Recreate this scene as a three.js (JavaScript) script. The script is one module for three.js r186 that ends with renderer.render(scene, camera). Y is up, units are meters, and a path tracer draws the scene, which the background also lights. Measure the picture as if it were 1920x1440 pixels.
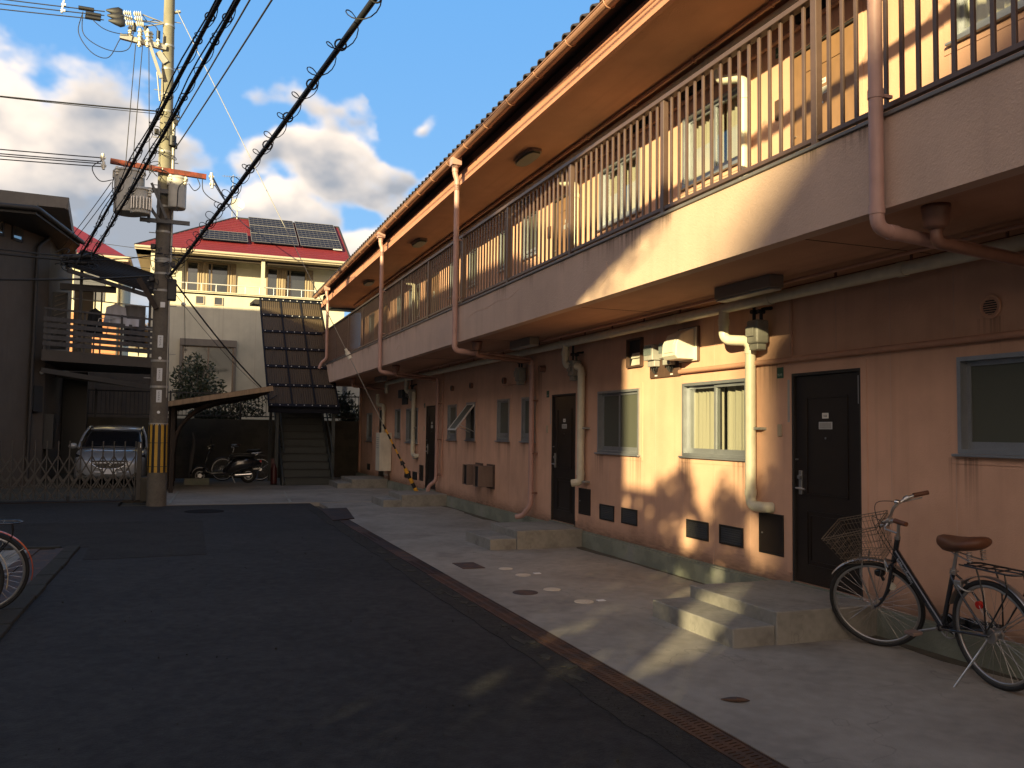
import * as THREE from 'three';
import { mergeGeometries } from 'three/addons/utils/BufferGeometryUtils.js';
import { RoundedBoxGeometry } from 'three/addons/geometries/RoundedBoxGeometry.js';

// ---------------------------------------------------------------- camera, sky, sun, exposure
const scene = new THREE.Scene();
const camera = new THREE.PerspectiveCamera(48.455, 4 / 3, 0.05, 1500);
camera.position.set(0, 1.6, 0);
camera.rotation.set(Math.atan(89 / 1600), -20.87 * Math.PI / 180, 0.0125, 'YXZ');
scene.add(camera);
const EXPOSURE = 2.55;
const SUN_DIR = new THREE.Vector3(-1, 0.33, 1.02).normalize();
const sun = new THREE.DirectionalLight(new THREE.Color().setRGB(1, 0.82, 0.44), 4.8);
sun.position.copy(SUN_DIR).multiplyScalar(120).add(new THREE.Vector3(2, 0, -12));
sun.target.position.set(2, 0, -12);
sun.castShadow = true;
Object.assign(sun.shadow.camera, { left: -45, right: 45, top: 40, bottom: -40, near: 1, far: 260 });
sun.shadow.mapSize.set(4096, 4096);
scene.add(sun, sun.target);

// seeded noise
const hash = (x, y, s) => { let h = Math.imul(x | 0, 374761393) ^ Math.imul(y | 0, 668265263) ^ Math.imul(s | 0, 974634777); h = Math.imul(h ^ (h >>> 13), 1274126177); h ^= h >>> 16; return (h >>> 0) / 4294967296; };
const mod = (a, n) => ((a % n) + n) % n;
function vnoise(x, y, p, s) {
  const ix = Math.floor(x), iy = Math.floor(y), fx = x - ix, fy = y - iy, u = fx * fx * (3 - 2 * fx), v = fy * fy * (3 - 2 * fy);
  const a = mod(ix, p), b = mod(ix + 1, p), c = mod(iy, p), d = mod(iy + 1, p);
  const k = hash(a, c, s), l = hash(b, c, s), m = hash(a, d, s), n = hash(b, d, s);
  return k + (l - k) * u + (m - k) * v + (k - l - m + n) * u * v;
}
function fbm(u, v, base, oct, s, gain = 0.5) { let a = 1, t = 0, w = 0, f = base; for (let i = 0; i < oct; i++) { t += a * vnoise(u * f, v * f, f, s + i); w += a; a *= gain; f *= 2; } return t / w; }
function rng(seed) { let a = seed >>> 0; return () => { a = (a + 0x6D2B79F5) >>> 0; let t = Math.imul(a ^ (a >>> 15), 1 | a); t = (t + Math.imul(t ^ (t >>> 7), 61 | t)) ^ t; return ((t ^ (t >>> 14)) >>> 0) / 4294967296; }; }
const clamp = (x, a = 0, b = 1) => Math.min(b, Math.max(a, x));
const sstep = (a, b, x) => { const t = clamp((x - a) / (b - a)); return t * t * (3 - 2 * t); };
const mix = (a, b, t) => a + (b - a) * t;

// sky: clear air and evening cumulus, all round
{
  const W = 3072, H = 1536, data = new Float32Array(W * H * 4), D2R = Math.PI / 180;
  const sunAz = Math.atan2(SUN_DIR.x, -SUN_DIR.z), sunEl = Math.asin(SUN_DIR.y);
  // cumulus: azimuth (0 = down the lane, + to the house), elevation, half width, half height (degrees), weight
  const B = [[-8, 17, 8, 5, 1], [-4, 14, 9, 5, 1.15], [-9, 11, 12, 5, 1], [-1.5, 17.2, 4, 2.6, .8], [1, 12, 6, 2.4, .7], [-14, 18, 6, 6, 1], [-20, 13, 10, 7, 1], [-5, 7, 11, 3.5, .9],
    [4.2, 17.5, 2.4, 1.7, .75], [5.6, 14.8, 3.6, 2.5, 1.3], [9.2, 17.4, 3.2, 2.7, 1.5], [11.4, 15.8, 4.3, 2.3, 1.4], [8, 13.8, 3.6, 1.7, 1.15], [13.2, 16.7, 2, 1.3, .75], [16, 16.5, 1.6, .9, .72], [14.5, 19.5, 1.1, .7, .5],
    [8, 20.4, 3, 1.2, .55], [9.5, 19.8, 2, 1.2, .55], [4.6, 20.6, 1.8, 1, .5], [16.6, 14.6, 1.5, .8, .6], [11.8, 11.8, 3, 1.5, .8], [13, 9, 5, 1.8, .9], [19.6, 17.2, .8, .6, .45], [26.5, 26.2, .9, .6, .25], [21, 9, 6, 2, .7], [10, 10.5, 9, 2.6, .95], [6.5, 12.4, 5, 2.2, .9], [15.5, 12.6, 5, 1.8, .85], [2.5, 9.5, 6, 2.4, .9], [10.6, 16.9, 3.4, 2.4, .7], [6.4, 18.2, 3.2, 1.5, .6], [13.6, 14.4, 3.2, 1.5, .8]];
  const R = rng(77);
  for (let i = 0; i < 270; i++) { const az = R() * 360 - 180, el = 3 + 50 * R() ** 1.5, w = 4 + 8 * R(), ok = az < -30 || az > 58 || el > 34; const h = w * (.35 + .3 * R()), q = .7 + .5 * R(); if (ok) B.push([az, el, w, h, q]); }
  const grid = new Map();
  B.forEach((b) => { for (let a = Math.floor((b[0] - b[2] * 2.2) / 4); a <= (b[0] + b[2] * 2.2) / 4; a++) { const k = mod(a, 90); if (!grid.has(k)) grid.set(k, []); grid.get(k).push(b); } });
  for (let j = 0; j < H; j++) {
    const el = ((j + .5) / H - .5) * 180;
    for (let i = 0; i < W; i++) {
      const k = (j * W + i) * 4, phi = ((i + .5) / W - .5) * 2 * Math.PI; // u = atan2(z, x)
      if (el < -1) { data[k] = .10; data[k + 1] = .11; data[k + 2] = .12; data[k + 3] = 1; continue; }
      const dx = Math.cos(phi), dz = Math.sin(phi), az = Math.atan2(dx, -dz) / D2R;
      const ce = Math.cos(el * D2R), cosS = ce * Math.cos((az * D2R) - sunAz) * Math.cos(sunEl) + Math.sin(el * D2R) * Math.sin(sunEl);
      const t = Math.exp(-Math.max(el, 0) / 13), g = sstep(-.2, 1, cosS);
      let r = mix(.056, .235, t), gr = mix(.190, .395, t), b = mix(.450, .55, t);
      const warm = Math.exp(-Math.max(el, 0) / 30) * g;
      r += 1.95 * warm * g; gr += 1.22 * warm * g; b += .52 * warm * g;
      // clouds
      let d = 0, hs = 0, ws = 0;
      const wx = (fbm(az / 360 + 2, el / 360 + 2, 64, 4, 11) - .5) * 4.6, wy = (fbm(az / 360 + 2.5, el / 360 + 2.3, 64, 4, 31) - .5) * 3.4;
      const A = az + wx, E = el + wy, L = grid.get(mod(Math.floor(A / 4), 90));
      if (L) for (const c of L) {
        let da = A - c[0]; if (da > 180) da -= 360; if (da < -180) da += 360;
        const u = da * ce / c[2], v = (E - c[1]) / c[3], q = 1 - (u * u + v * v * (v < 0 ? 1.5 : 1));
        if (q > 0) { const w = q * q * c[4]; d += w; hs += w * (v - u * .5); ws += w; }
      }
      if (d > 0) {
        const n = fbm(az / 360 + 1, el / 360 * 1.6 + 1, 128, 6, 5, .58);
        const dens = Math.min(1.25, d * 1.55) + (n - .5) * 2.0 - .12;
        const al = sstep(-.02, .92, dens) * .97;
        const rel = hs / ws, n2 = fbm(az / 360 + 3, el / 360 * 1.5 + 3, 64, 5, 91);
        let lit = clamp(.50 + rel * .95 + (n2 - .5) * 1.6 - (dens - .6) * .45);
        lit = mix(lit, 1, (1 - sstep(.2, .6, dens)) * .5);
        const cr = mix(.185, .60, lit) + .22 * g, cg = mix(.205, .535, lit) + .15 * g, cb = mix(.245, .475, lit) + .05 * g;
        const hz = Math.exp(-Math.max(el, 0) / 6) * .25;
        r = mix(r, mix(cr, r, hz), al); gr = mix(gr, mix(cg, gr, hz), al); b = mix(b, mix(cb, b, hz), al);
      }
      const zen = mix(1, .5, sstep(27, 62, el)); data[k] = r * .90 * zen; data[k + 1] = gr * .85 * zen; data[k + 2] = b * .78 * zen; data[k + 3] = 1;
    }
  }
  const sky = new THREE.DataTexture(data, W, H, THREE.RGBAFormat, THREE.FloatType);
  sky.mapping = THREE.EquirectangularReflectionMapping; sky.magFilter = THREE.LinearFilter; sky.minFilter = THREE.LinearFilter; sky.needsUpdate = true;
  scene.background = sky; scene.environment = sky;
}

// ---------------------------------------------------------------- textures and materials
function tex(n, f, srgb = false) {
  const d = new Uint8Array(n * n * 4);
  for (let j = 0; j < n; j++) for (let i = 0; i < n; i++) { const c = f(i / n, j / n), k = (j * n + i) * 4; const a = typeof c === 'number' ? [c, c, c] : c; d[k] = clamp(a[0]) * 255; d[k + 1] = clamp(a[1]) * 255; d[k + 2] = clamp(a[2]) * 255; d[k + 3] = 255; }
  const t = new THREE.DataTexture(d, n, n); t.wrapS = t.wrapT = THREE.RepeatWrapping; t.magFilter = THREE.LinearFilter; t.minFilter = THREE.LinearMipmapLinearFilter; t.generateMipmaps = true; if (srgb) t.colorSpace = THREE.SRGBColorSpace; t.needsUpdate = true; return t;
}
const every = (t, m, my = m) => { const c = t.clone(); c.repeat.set(1 / m, 1 / my); c.needsUpdate = true; return c; };
const T = {};
T.grime = tex(512, (u, v) => { const a = fbm(u, v, 4, 6, 1), b = fbm(u, v, 16, 4, 9); const st = fbm(u, v * .12 + .3, 32, 3, 60); const run = sstep(.60, .78, fbm(u, v * .05 + .1, 48, 3, 64)); return .86 + .28 * (a - .5) + .14 * (b - .5) + .07 * (st - .5) - .035 * run * a * 2; });
T.speck = tex(512, (u, v) => { const a = fbm(u, v, 8, 5, 21), s = hash(Math.floor(u * 512), Math.floor(v * 512), 5); return .78 + .22 * (a - .5) + .24 * (s - .5) + .06; });
T.concrete = tex(1024, (u, v) => {
  const a = fbm(u, v, 3, 7, 41), b = fbm(u, v, 9, 6, 47), c = fbm(u, v, 64, 3, 49), stain = sstep(.56, .70, fbm(u, v, 5, 5, 52)), crack = Math.abs(fbm(u, v, 5, 5, 58) - .5);
  let k = .84 + .50 * (a - .5) + .34 * (b - .5) + .30 * (c - .5) - .17 * stain; if (crack < .0022) k *= .8;
  return [k, k * (1 - .012 * stain), k * (.99 - .03 * (a - .3))];
});
T.asphalt = tex(1024, (u, v) => { if (1) { const a = fbm(u, v, 3, 7, 61, .62), c = fbm(u, v, 70, 3, 63, .7), s = hash(Math.floor(u * 1024), Math.floor(v * 1024), 8), w = sstep(.50, .68, fbm(u, v, 4, 5, 66)), o = sstep(.62, .74, fbm(u + .3, v, 6, 5, 69)); let k = .52 + .62 * (a - .5) + .95 * (c - .5) + .25 * (s - .5) - .15 * w + .16 * o; const f = vnoise(u * 400, v * 400, 400, 12); if (f > .955) k += .30; return [k * 1.01, k, k * (1 - .04 * o)]; } const a = fbm(u, v, 4, 6, 61), s = hash(Math.floor(u * 1024), Math.floor(v * 1024), 8), g = vnoise(u * 256, v * 256, 256, 3), patch = sstep(.52, .6, fbm(u, v, 3, 3, 66)); let k = .60 + .34 * (a - .5) + .42 * (s - .5) + .34 * (g - .5) - .10 * patch; if (s > .994) k += .4; return k; });
T.moss = tex(512, (u, v) => { const a = fbm(u, v, 4, 6, 71), b = sstep(.45, .62, fbm(u, v, 12, 5, 77)); const k = .95 + .5 * (a - .5) - .16 * b * a * 2; return [k * .96, k, k * .9]; });
T.rust = tex(512, (u, v) => { const a = fbm(u, v, 6, 6, 81), b = fbm(u, v, 40, 4, 85), k = sstep(.4, .62, a); return [mix(.55, 1, k) * (.7 + .6 * b), mix(.45, .62, k) * (.7 + .6 * b), mix(.42, .42, k) * (.7 + .6 * b)]; });
T.wood = tex(256, (u, v) => { const a = fbm(u, v * .08, 32, 4, 101); return .75 + .45 * (a - .5); });
T.stuccoB = tex(512, (u, v) => { const a = fbm(u, v, 24, 4, 111), b = fbm(u, v, 90, 2, 115); return .5 + .75 * (a - .5) + .35 * (b - .5); });
T.fineB = tex(512, (u, v) => fbm(u, v, 48, 4, 121));
T.grainB = tex(512, (u, v) => .5 * hash(Math.floor(u * 512), Math.floor(v * 512), 44) + .5 * vnoise(u * 170, v * 170, 170, 45));
T.rough = tex(256, (u, v) => .75 + .5 * (fbm(u, v, 6, 5, 131) - .5));
T.streak = tex(256, (u, v) => { const c = fbm(u, .5, 10, 4, 151), d = fbm(u, .2, 40, 2, 152), len = .25 + .75 * fbm(u, .8, 14, 3, 153), edge = sstep(0, .12, u) * sstep(1, .88, u); return clamp(sstep(.42, .75, c * .7 + d * .3) * edge * Math.pow(clamp(1 - (1 - v) / len), 1.4)); });
T.splash = tex(256, (u, v) => { const h = .25 + .7 * fbm(u, .3, 6, 5, 161), n = fbm(u, v, 24, 4, 165); return clamp(Math.pow(clamp(1 - v / h), 1.6) * (.35 + 1.1 * n)); });
const rgb = (c) => new THREE.Color().setRGB(...c);
function mat(c, o = {}) {
  const { map, size = 2, bump, bumpSize = .5, bs = .004, rough = .8, metal = 0, ...rest } = o;
  const m = new THREE.MeshPhysicalMaterial({ color: rgb(c), roughness: rough, metalness: metal, ...rest });
  if (map) m.map = every(T[map], size);
  if (bump) { m.bumpMap = every(T[bump], bumpSize); m.bumpScale = bs; }
  return m;
}
const M = {
  wall: mat([.72, .425, .285], { map: 'grime', size: 3.1, bump: 'fineB', bumpSize: .35, bs: .0016, rough: .82 }),
  seal: mat([.68, .43, .31], { map: 'grime', size: 1.3, rough: .7 }),
  paint: mat([.34, .33, .31], { map: 'moss', size: .5, rough: .8 }),
  fascia: mat([.63, .445, .335], { map: 'grime', size: 4.3, bump: 'stuccoB', bumpSize: .27, bs: .0035, rough: .88 }),
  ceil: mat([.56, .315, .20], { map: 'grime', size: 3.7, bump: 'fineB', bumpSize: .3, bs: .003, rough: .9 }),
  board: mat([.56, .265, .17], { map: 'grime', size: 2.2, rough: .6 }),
  under: mat([.07, .045, .035], { rough: .9 }),
  gutter: mat([.40, .21, .135], { map: 'grime', size: 1.3, rough: .42 }),
  downpipe: mat([.52, .315, .265], { map: 'grime', size: 1.1, rough: .48 }),
  pinkpipe: mat([.55, .29, .19], { map: 'grime', size: 1.1, rough: .6 }),
  pvc: mat([.70, .65, .49], { map: 'grime', size: .9, rough: .42 }),
  steel: mat([.115, .072, .058], { map: 'speck', size: .35, rough: .42 }),
  cap: mat([.21, .20, .19], { map: 'speck', size: .7, rough: .55, metal: .3 }),
  roofTile: mat([.058, .048, .048], { map: 'speck', size: .8, rough: .55 }),
  alu: mat([.34, .36, .38], { map: 'speck', size: .8, rough: .4, metal: .55 }),
  aluLight: mat([.62, .62, .60], { rough: .4, metal: .35 }),
  door: mat([.020, .0135, .010], { map: 'speck', size: .5, rough: .38 }),
  doorLit: mat([.30, .17, .085], { map: 'grime', size: 1.2, rough: .4 }),  // upstairs doors: the dark door with sunlight put into its colour
  chrome: mat([.72, .72, .72], { rough: .18, metal: 1 }),
  dull: mat([.42, .42, .42], { rough: .35, metal: .9 }),
  glass: mat([.93, .94, .92], { rough: .03, transmission: 1, thickness: 0, ior: 1.5 }),
  frost: mat([.17, .18, .14], { rough: .42, transmission: .5, thickness: 0, specularIntensity: .5 }),
  mirror: mat([.05, .06, .065], { rough: .04, clearcoat: 1, clearcoatRoughness: .02 }),
  curtain: mat([.46, .43, .34], { rough: .95, transmission: .25, thickness: 0, side: THREE.DoubleSide }),
  room: mat([.09, .075, .06], { rough: .95 }),
  black: mat([.013, .013, .014], { rough: .5 }),
  grille: mat([.018, .016, .014], { map: 'speck', size: .3, rough: .5 }),
  rubber: mat([.014, .014, .014], { rough: .75 }),
  hood: mat([.74, .70, .58], { map: 'grime', size: 1.3, rough: .45 }),
  gasCase: mat([.27, .26, .22], { map: 'grime', size: .5, rough: .45 }),
  meter: mat([.40, .39, .35], { map: 'grime', size: .6, rough: .5 }),
  meterGlass: mat([.75, .8, .8], { rough: .05, transmission: .9, thickness: 0 }),
  brown: mat([.105, .06, .042], { map: 'grime', size: .5, rough: .6 }),
  brownBox: mat([.20, .14, .115], { map: 'grime', size: .5, rough: .55 }),
  copperBrown: mat([.26, .13, .09], { map: 'grime', size: .5, rough: .45 }),
  green: mat([.02, .10, .065], { rough: .5 }),
  white: mat([.72, .72, .70], { rough: .5 }),
  beige: mat([.42, .33, .22], { rough: .6 }),
  concrete: mat([.30, .276, .24], { map: 'concrete', size: 5.3, bump: 'grainB', bumpSize: 1.0, bs: .003, rough: .9 }),
  stepTop: mat([.27, .256, .226], { map: 'concrete', size: 2.6, bump: 'grainB', bumpSize: .45, bs: .002, rough: .9 }),
  foundation: mat([.25, .255, .22], { map: 'moss', size: 1.9, bump: 'stuccoB', bumpSize: .6, bs: .004, rough: .92 }),
  asphalt: mat([.031, .029, .027], { map: 'asphalt', size: 4.7, bump: 'grainB', bumpSize: 1.1, bs: .006, rough: .9 }),
  asphaltOld: mat([.033, .030, .026], { map: 'asphalt', size: 1.3, bump: 'stuccoB', bumpSize: .25, bs: .01, rough: .95 }),
  patch: mat([.042, .038, .032], { map: 'moss', size: .8, bump: 'stuccoB', bumpSize: .2, bs: .01, rough: .95 }),
  soil: mat([.09, .075, .055], { map: 'moss', size: 1.3, rough: 1 }),
  rust: mat([.098, .072, .058], { map: 'rust', size: .8, bump: 'stuccoB', bumpSize: .2, bs: .002, rough: .72, metal: .25 }),
  iron: mat([.048, .036, .031], { map: 'rust', size: 1.1, rough: .7, metal: .3 }),
  poleShaded: mat([.145, .125, .10], { map: 'concrete', size: 1.7, bump: 'grainB', bumpSize: .4, bs: .002, rough: .95 }),  // lower shaft: shade put into the colour
  poleLit: mat([.25, .225, .18], { map: 'moss', size: 2.7, bump: 'grainB', bumpSize: .4, bs: .001, rough: .9 }),  // upper shaft: lighter copy for the sunlit length
  cream: mat([.60, .565, .44], { map: 'grime', size: 3.7, rough: .88 }),
  creamTrim: mat([.42, .36, .27], { rough: .7 }),
  redRoof: mat([.17, .016, .022], { map: 'grime', size: 1.7, rough: .55 }),
  grayHouse: mat([.12, .098, .078], { map: 'grime', size: 2.6, bump: 'fineB', bumpSize: .5, bs: .003, rough: .92 }),
  grayTrim: mat([.20, .175, .145], { map: 'grime', size: 1.9, rough: .8 }),
  darkTrim: mat([.032, .028, .025], { map: 'speck', size: .9, rough: .6 }),
  deck: mat([.085, .078, .075], { map: 'wood', size: .8, rough: .75 }),
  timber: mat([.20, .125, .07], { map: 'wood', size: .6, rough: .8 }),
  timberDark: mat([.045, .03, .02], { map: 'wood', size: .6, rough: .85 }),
  stairSteel: mat([.04, .047, .045], { map: 'grime', size: .9, rough: .6 }),
  smoked: mat([.105, .078, .052], { rough: .6, transmission: .42, specularIntensity: .25, thickness: 0 }),
  purlin: mat([.012, .013, .018], { rough: .8, specularIntensity: .25 }),
  retain: mat([.085, .072, .058], { map: 'moss', size: 2.3, rough: .95 }),
  gate: mat([.062, .056, .05], { map: 'speck', size: .4, rough: .5, metal: .3 }),
  carPaint: mat([.27, .28, .29], { rough: .3, metal: .15, clearcoat: 1, clearcoatRoughness: .05 }),
  carDark: mat([.012, .012, .014], { rough: .25, clearcoat: .6 }),
  cable: mat([.012, .012, .013], { rough: .6 }),
  wire: mat([.03, .03, .032], { rough: .6 }),
  porcelain: mat([.72, .68, .56], { rough: .3 }),
  galv: mat([.40, .39, .35], { map: 'speck', size: .3, rough: .5, metal: .35 }),
  transformer: mat([.50, .49, .43], { map: 'grime', size: .9, rough: .5 }),
  armRed: mat([.20, .055, .032], { map: 'rust', size: .7, rough: .8 }),
  yellow: mat([.58, .33, .035], { map: 'grime', size: .6, rough: .6 }),
  amber: mat([.70, .36, .03], { rough: .5 }),
  leather: mat([.15, .055, .025], { map: 'grime', size: .3, rough: .5 }),
  bikePaint: mat([.006, .008, .014], { rough: .22, clearcoat: 1, clearcoatRoughness: .08 }),
  basket: mat([.15, .115, .08], { rough: .55, metal: .2 }),
  orange: mat([.62, .10, .02], { rough: .3, clearcoat: .8 }),
  ivory: mat([.62, .54, .38], { rough: .4 }),
  darkRed: mat([.045, .004, .004], { rough: .5 }),
  awning: mat([.022, .02, .019], { rough: .95, specularIntensity: .15 }),
  red: mat([.45, .02, .015], { rough: .25 }),
  leaf: mat([.045, .06, .025], { rough: .7, transmission: .3, thickness: 0, side: THREE.DoubleSide }),
  leafDark: mat([.03, .042, .02], { rough: .7, transmission: .3, thickness: 0, side: THREE.DoubleSide }),
  bark: mat([.08, .06, .045], { rough: .95 }),
  solar: mat([.010, .011, .022], { rough: .45, specularIntensity: .35 }),
  solarLine: mat([.13, .13, .14], { rough: .5 }),
  cloth: mat([.50, .49, .52], { rough: .95, side: THREE.DoubleSide }),
  clothGray: mat([.16, .155, .155], { rough: .95, side: THREE.DoubleSide }),
  clothDark: mat([.02, .022, .025], { rough: .95, side: THREE.DoubleSide }),
  tan: mat([.60, .52, .41], { map: 'concrete', size: .7, rough: .9 }),
  darkCover: mat([.095, .08, .075], { map: 'rust', size: .6, rough: .8 }),
  neighbour: mat([.60, .55, .46], { map: 'grime', size: 3, rough: .9 }),  // paled so the unseen walls bounce light towards the apartment house
};

const stainMat = (t, c, o) => { const m = new THREE.MeshPhysicalMaterial({ color: rgb(c), roughness: .95, transparent: true, opacity: o, alphaMap: T[t], specularIntensity: .2 }); return m; };
M.drip = stainMat('streak', [.06, .042, .034], .36); M.dripRust = stainMat('streak', [.12, .055, .03], .5); M.splash = stainMat('splash', [.09, .065, .05], .42);
// ---------------------------------------------------------------- geometry helpers
function uvMetres(g) {
  const p = g.attributes.position, n = g.attributes.normal, uv = new Float32Array(p.count * 2);
  for (let i = 0; i < p.count; i += 3) {
    const nx = Math.abs(n.getX(i) + n.getX(i + 1) + n.getX(i + 2)), ny = Math.abs(n.getY(i) + n.getY(i + 1) + n.getY(i + 2)), nz = Math.abs(n.getZ(i) + n.getZ(i + 1) + n.getZ(i + 2));
    for (let k = i; k < i + 3; k++) { const x = p.getX(k), y = p.getY(k), z = p.getZ(k); uv[k * 2] = nx >= ny && nx >= nz ? z : x; uv[k * 2 + 1] = ny > nx && ny >= nz ? z : y; }
  }
  g.setAttribute('uv', new THREE.BufferAttribute(uv, 2)); return g;
}
const flat = (g) => { const h = g.index ? g.toNonIndexed() : g; for (const k of Object.keys(h.attributes)) if (!['position', 'normal', 'uv'].includes(k)) h.deleteAttribute(k); return h; };
function merge(gs, keepUV) { const a = gs.map(flat); const g = a.length > 1 ? mergeGeometries(a) : a[0]; return keepUV ? g : uvMetres(g); }
const bx = (x0, x1, y0, y1, z0, z1) => new THREE.BoxGeometry(Math.abs(x1 - x0), Math.abs(y1 - y0), Math.abs(z1 - z0)).translate((x0 + x1) / 2, (y0 + y1) / 2, (z0 + z1) / 2);
const rbx = (x0, x1, y0, y1, z0, z1, r = .006, s = 1) => { const w = Math.abs(x1 - x0), h = Math.abs(y1 - y0), d = Math.abs(z1 - z0); return new RoundedBoxGeometry(w, h, d, s, Math.min(r, w * .45, h * .45, d * .45)).translate((x0 + x1) / 2, (y0 + y1) / 2, (z0 + z1) / 2); };
const V = (x, y, z) => new THREE.Vector3(x, y, z);
const UPV = V(0, 1, 0);
function rod(a, b, r0, r1 = r0, n = 10, open = false) { const A = V(...a), Bv = V(...b), d = Bv.clone().sub(A), g = new THREE.CylinderGeometry(r1, r0, d.length(), n, 1, open); g.applyQuaternion(new THREE.Quaternion().setFromUnitVectors(UPV, d.clone().normalize())); return g.translate(...A.add(Bv).multiplyScalar(.5).toArray()); }
function beam(a, b, w, h) { const A = V(...a), Bv = V(...b), d = Bv.clone().sub(A), g = new THREE.BoxGeometry(w, h, d.length()); const m = new THREE.Matrix4().lookAt(Bv, A, Math.abs(d.y) > .99 * d.length() ? V(0, 0, 1) : UPV); g.applyMatrix4(m); return g.translate(...A.add(Bv).multiplyScalar(.5).toArray()); }
// pipe through points with rounded bends
function bent(pts, r, bend = r * 1.6, n = 12) {
  const P = pts.map((p) => V(...p)), path = new THREE.CurvePath();
  let from = P[0];
  for (let i = 1; i < P.length - 1; i++) {
    const a = P[i].clone().sub(P[i - 1]), b = P[i + 1].clone().sub(P[i]), k = Math.min(bend, a.length() * .49, b.length() * .49);
    const s = P[i].clone().addScaledVector(a.normalize(), -k), e = P[i].clone().addScaledVector(b.normalize(), k);
    path.add(new THREE.LineCurve3(from, s)); path.add(new THREE.QuadraticBezierCurve3(s, P[i], e)); from = e;
  }
  path.add(new THREE.LineCurve3(from, P[P.length - 1]));
  // sample each piece so that straight runs stay straight
  const ring = []; path.curves.forEach((c, i) => { const m = c.isLineCurve3 ? 1 : 6; for (let k = i ? 1 : 0; k <= m; k++) ring.push(c.getPoint(k / m)); });
  return sweep(ring, r, n);
}
function sweep(P, r, n = 8, caps = true) {
  const pos = [], nor = [], idx = [], T0 = P.map((p, i) => (P[Math.min(i + 1, P.length - 1)].clone().sub(P[Math.max(i - 1, 0)])).normalize());
  let N = Math.abs(T0[0].y) < .9 ? V(0, 1, 0) : V(1, 0, 0); N = N.sub(T0[0].clone().multiplyScalar(N.dot(T0[0]))).normalize();
  P.forEach((p, i) => { N = N.clone().sub(T0[i].clone().multiplyScalar(N.dot(T0[i]))).normalize(); const Bn = T0[i].clone().cross(N); const rr = typeof r === 'function' ? r(i / (P.length - 1)) : r; for (let k = 0; k <= n; k++) { const a = k / n * 2 * Math.PI, q = N.clone().multiplyScalar(Math.cos(a)).addScaledVector(Bn, Math.sin(a)); nor.push(q.x, q.y, q.z); pos.push(p.x + q.x * rr, p.y + q.y * rr, p.z + q.z * rr); } });
  for (let i = 0; i < P.length - 1; i++) for (let k = 0; k < n; k++) { const a = i * (n + 1) + k, b = a + n + 1; idx.push(a, b + 1, b, a, a + 1, b + 1); }
  if (caps) for (const [i, s] of [[0, -1], [P.length - 1, 1]]) { const c = pos.length / 3, t = T0[i]; pos.push(P[i].x, P[i].y, P[i].z); nor.push(t.x * s, t.y * s, t.z * s); for (let k = 0; k <= n; k++) { const q = (i * (n + 1) + k) * 3; pos.push(pos[q], pos[q + 1], pos[q + 2]); nor.push(t.x * s, t.y * s, t.z * s); } for (let k = 0; k < n; k++) s > 0 ? idx.push(c, c + 1 + k, c + 2 + k) : idx.push(c, c + 2 + k, c + 1 + k); }
  const g = new THREE.BufferGeometry(); g.setAttribute('position', new THREE.Float32BufferAttribute(pos, 3)); g.setAttribute('normal', new THREE.Float32BufferAttribute(nor, 3)); g.setAttribute('uv', new THREE.Float32BufferAttribute(new Float32Array(pos.length / 3 * 2), 2)); g.setIndex(idx); return g;
}
const curve = (pts, n = 40, closed = false) => new THREE.CatmullRomCurve3(pts.map((p) => V(...p)), closed, 'centripetal').getPoints(n);
const lathe = (pts, n = 20) => new THREE.LatheGeometry(pts.map((p) => new THREE.Vector2(...p)), n);
function poly(faces) { // list of planar polygons (arrays of [x,y,z]); fan triangulated, flat
  const pos = [], nor = [];
  for (const f of faces) { const A = V(...f[0]), n = V(...f[1]).sub(A).cross(V(...f[2]).sub(A)).normalize(); for (let i = 1; i < f.length - 1; i++) for (const q of [f[0], f[i], f[i + 1]]) { pos.push(...q); nor.push(n.x, n.y, n.z); } }
  const g = new THREE.BufferGeometry(); g.setAttribute('position', new THREE.Float32BufferAttribute(pos, 3)); g.setAttribute('normal', new THREE.Float32BufferAttribute(nor, 3)); g.setAttribute('uv', new THREE.Float32BufferAttribute(new Float32Array(pos.length / 3 * 2), 2)); return g;
}
// a slab: a planar quad (4 corners, counter-clockwise from outside) given thickness t behind its face
function slab(q, t) { const P = q.map((p) => V(...p)), n = P[1].clone().sub(P[0]).cross(P[3].clone().sub(P[0])).normalize(); const Bk = P.map((p) => p.clone().addScaledVector(n, -t)), a = (p) => p.toArray(), L = P.length, f = [P.map(a), Bk.map(a).reverse()]; for (let i = 0; i < L; i++) { const j = (i + 1) % L; f.push([a(P[j]), a(P[i]), a(Bk[i]), a(Bk[j])]); } return poly(f); }
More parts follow.
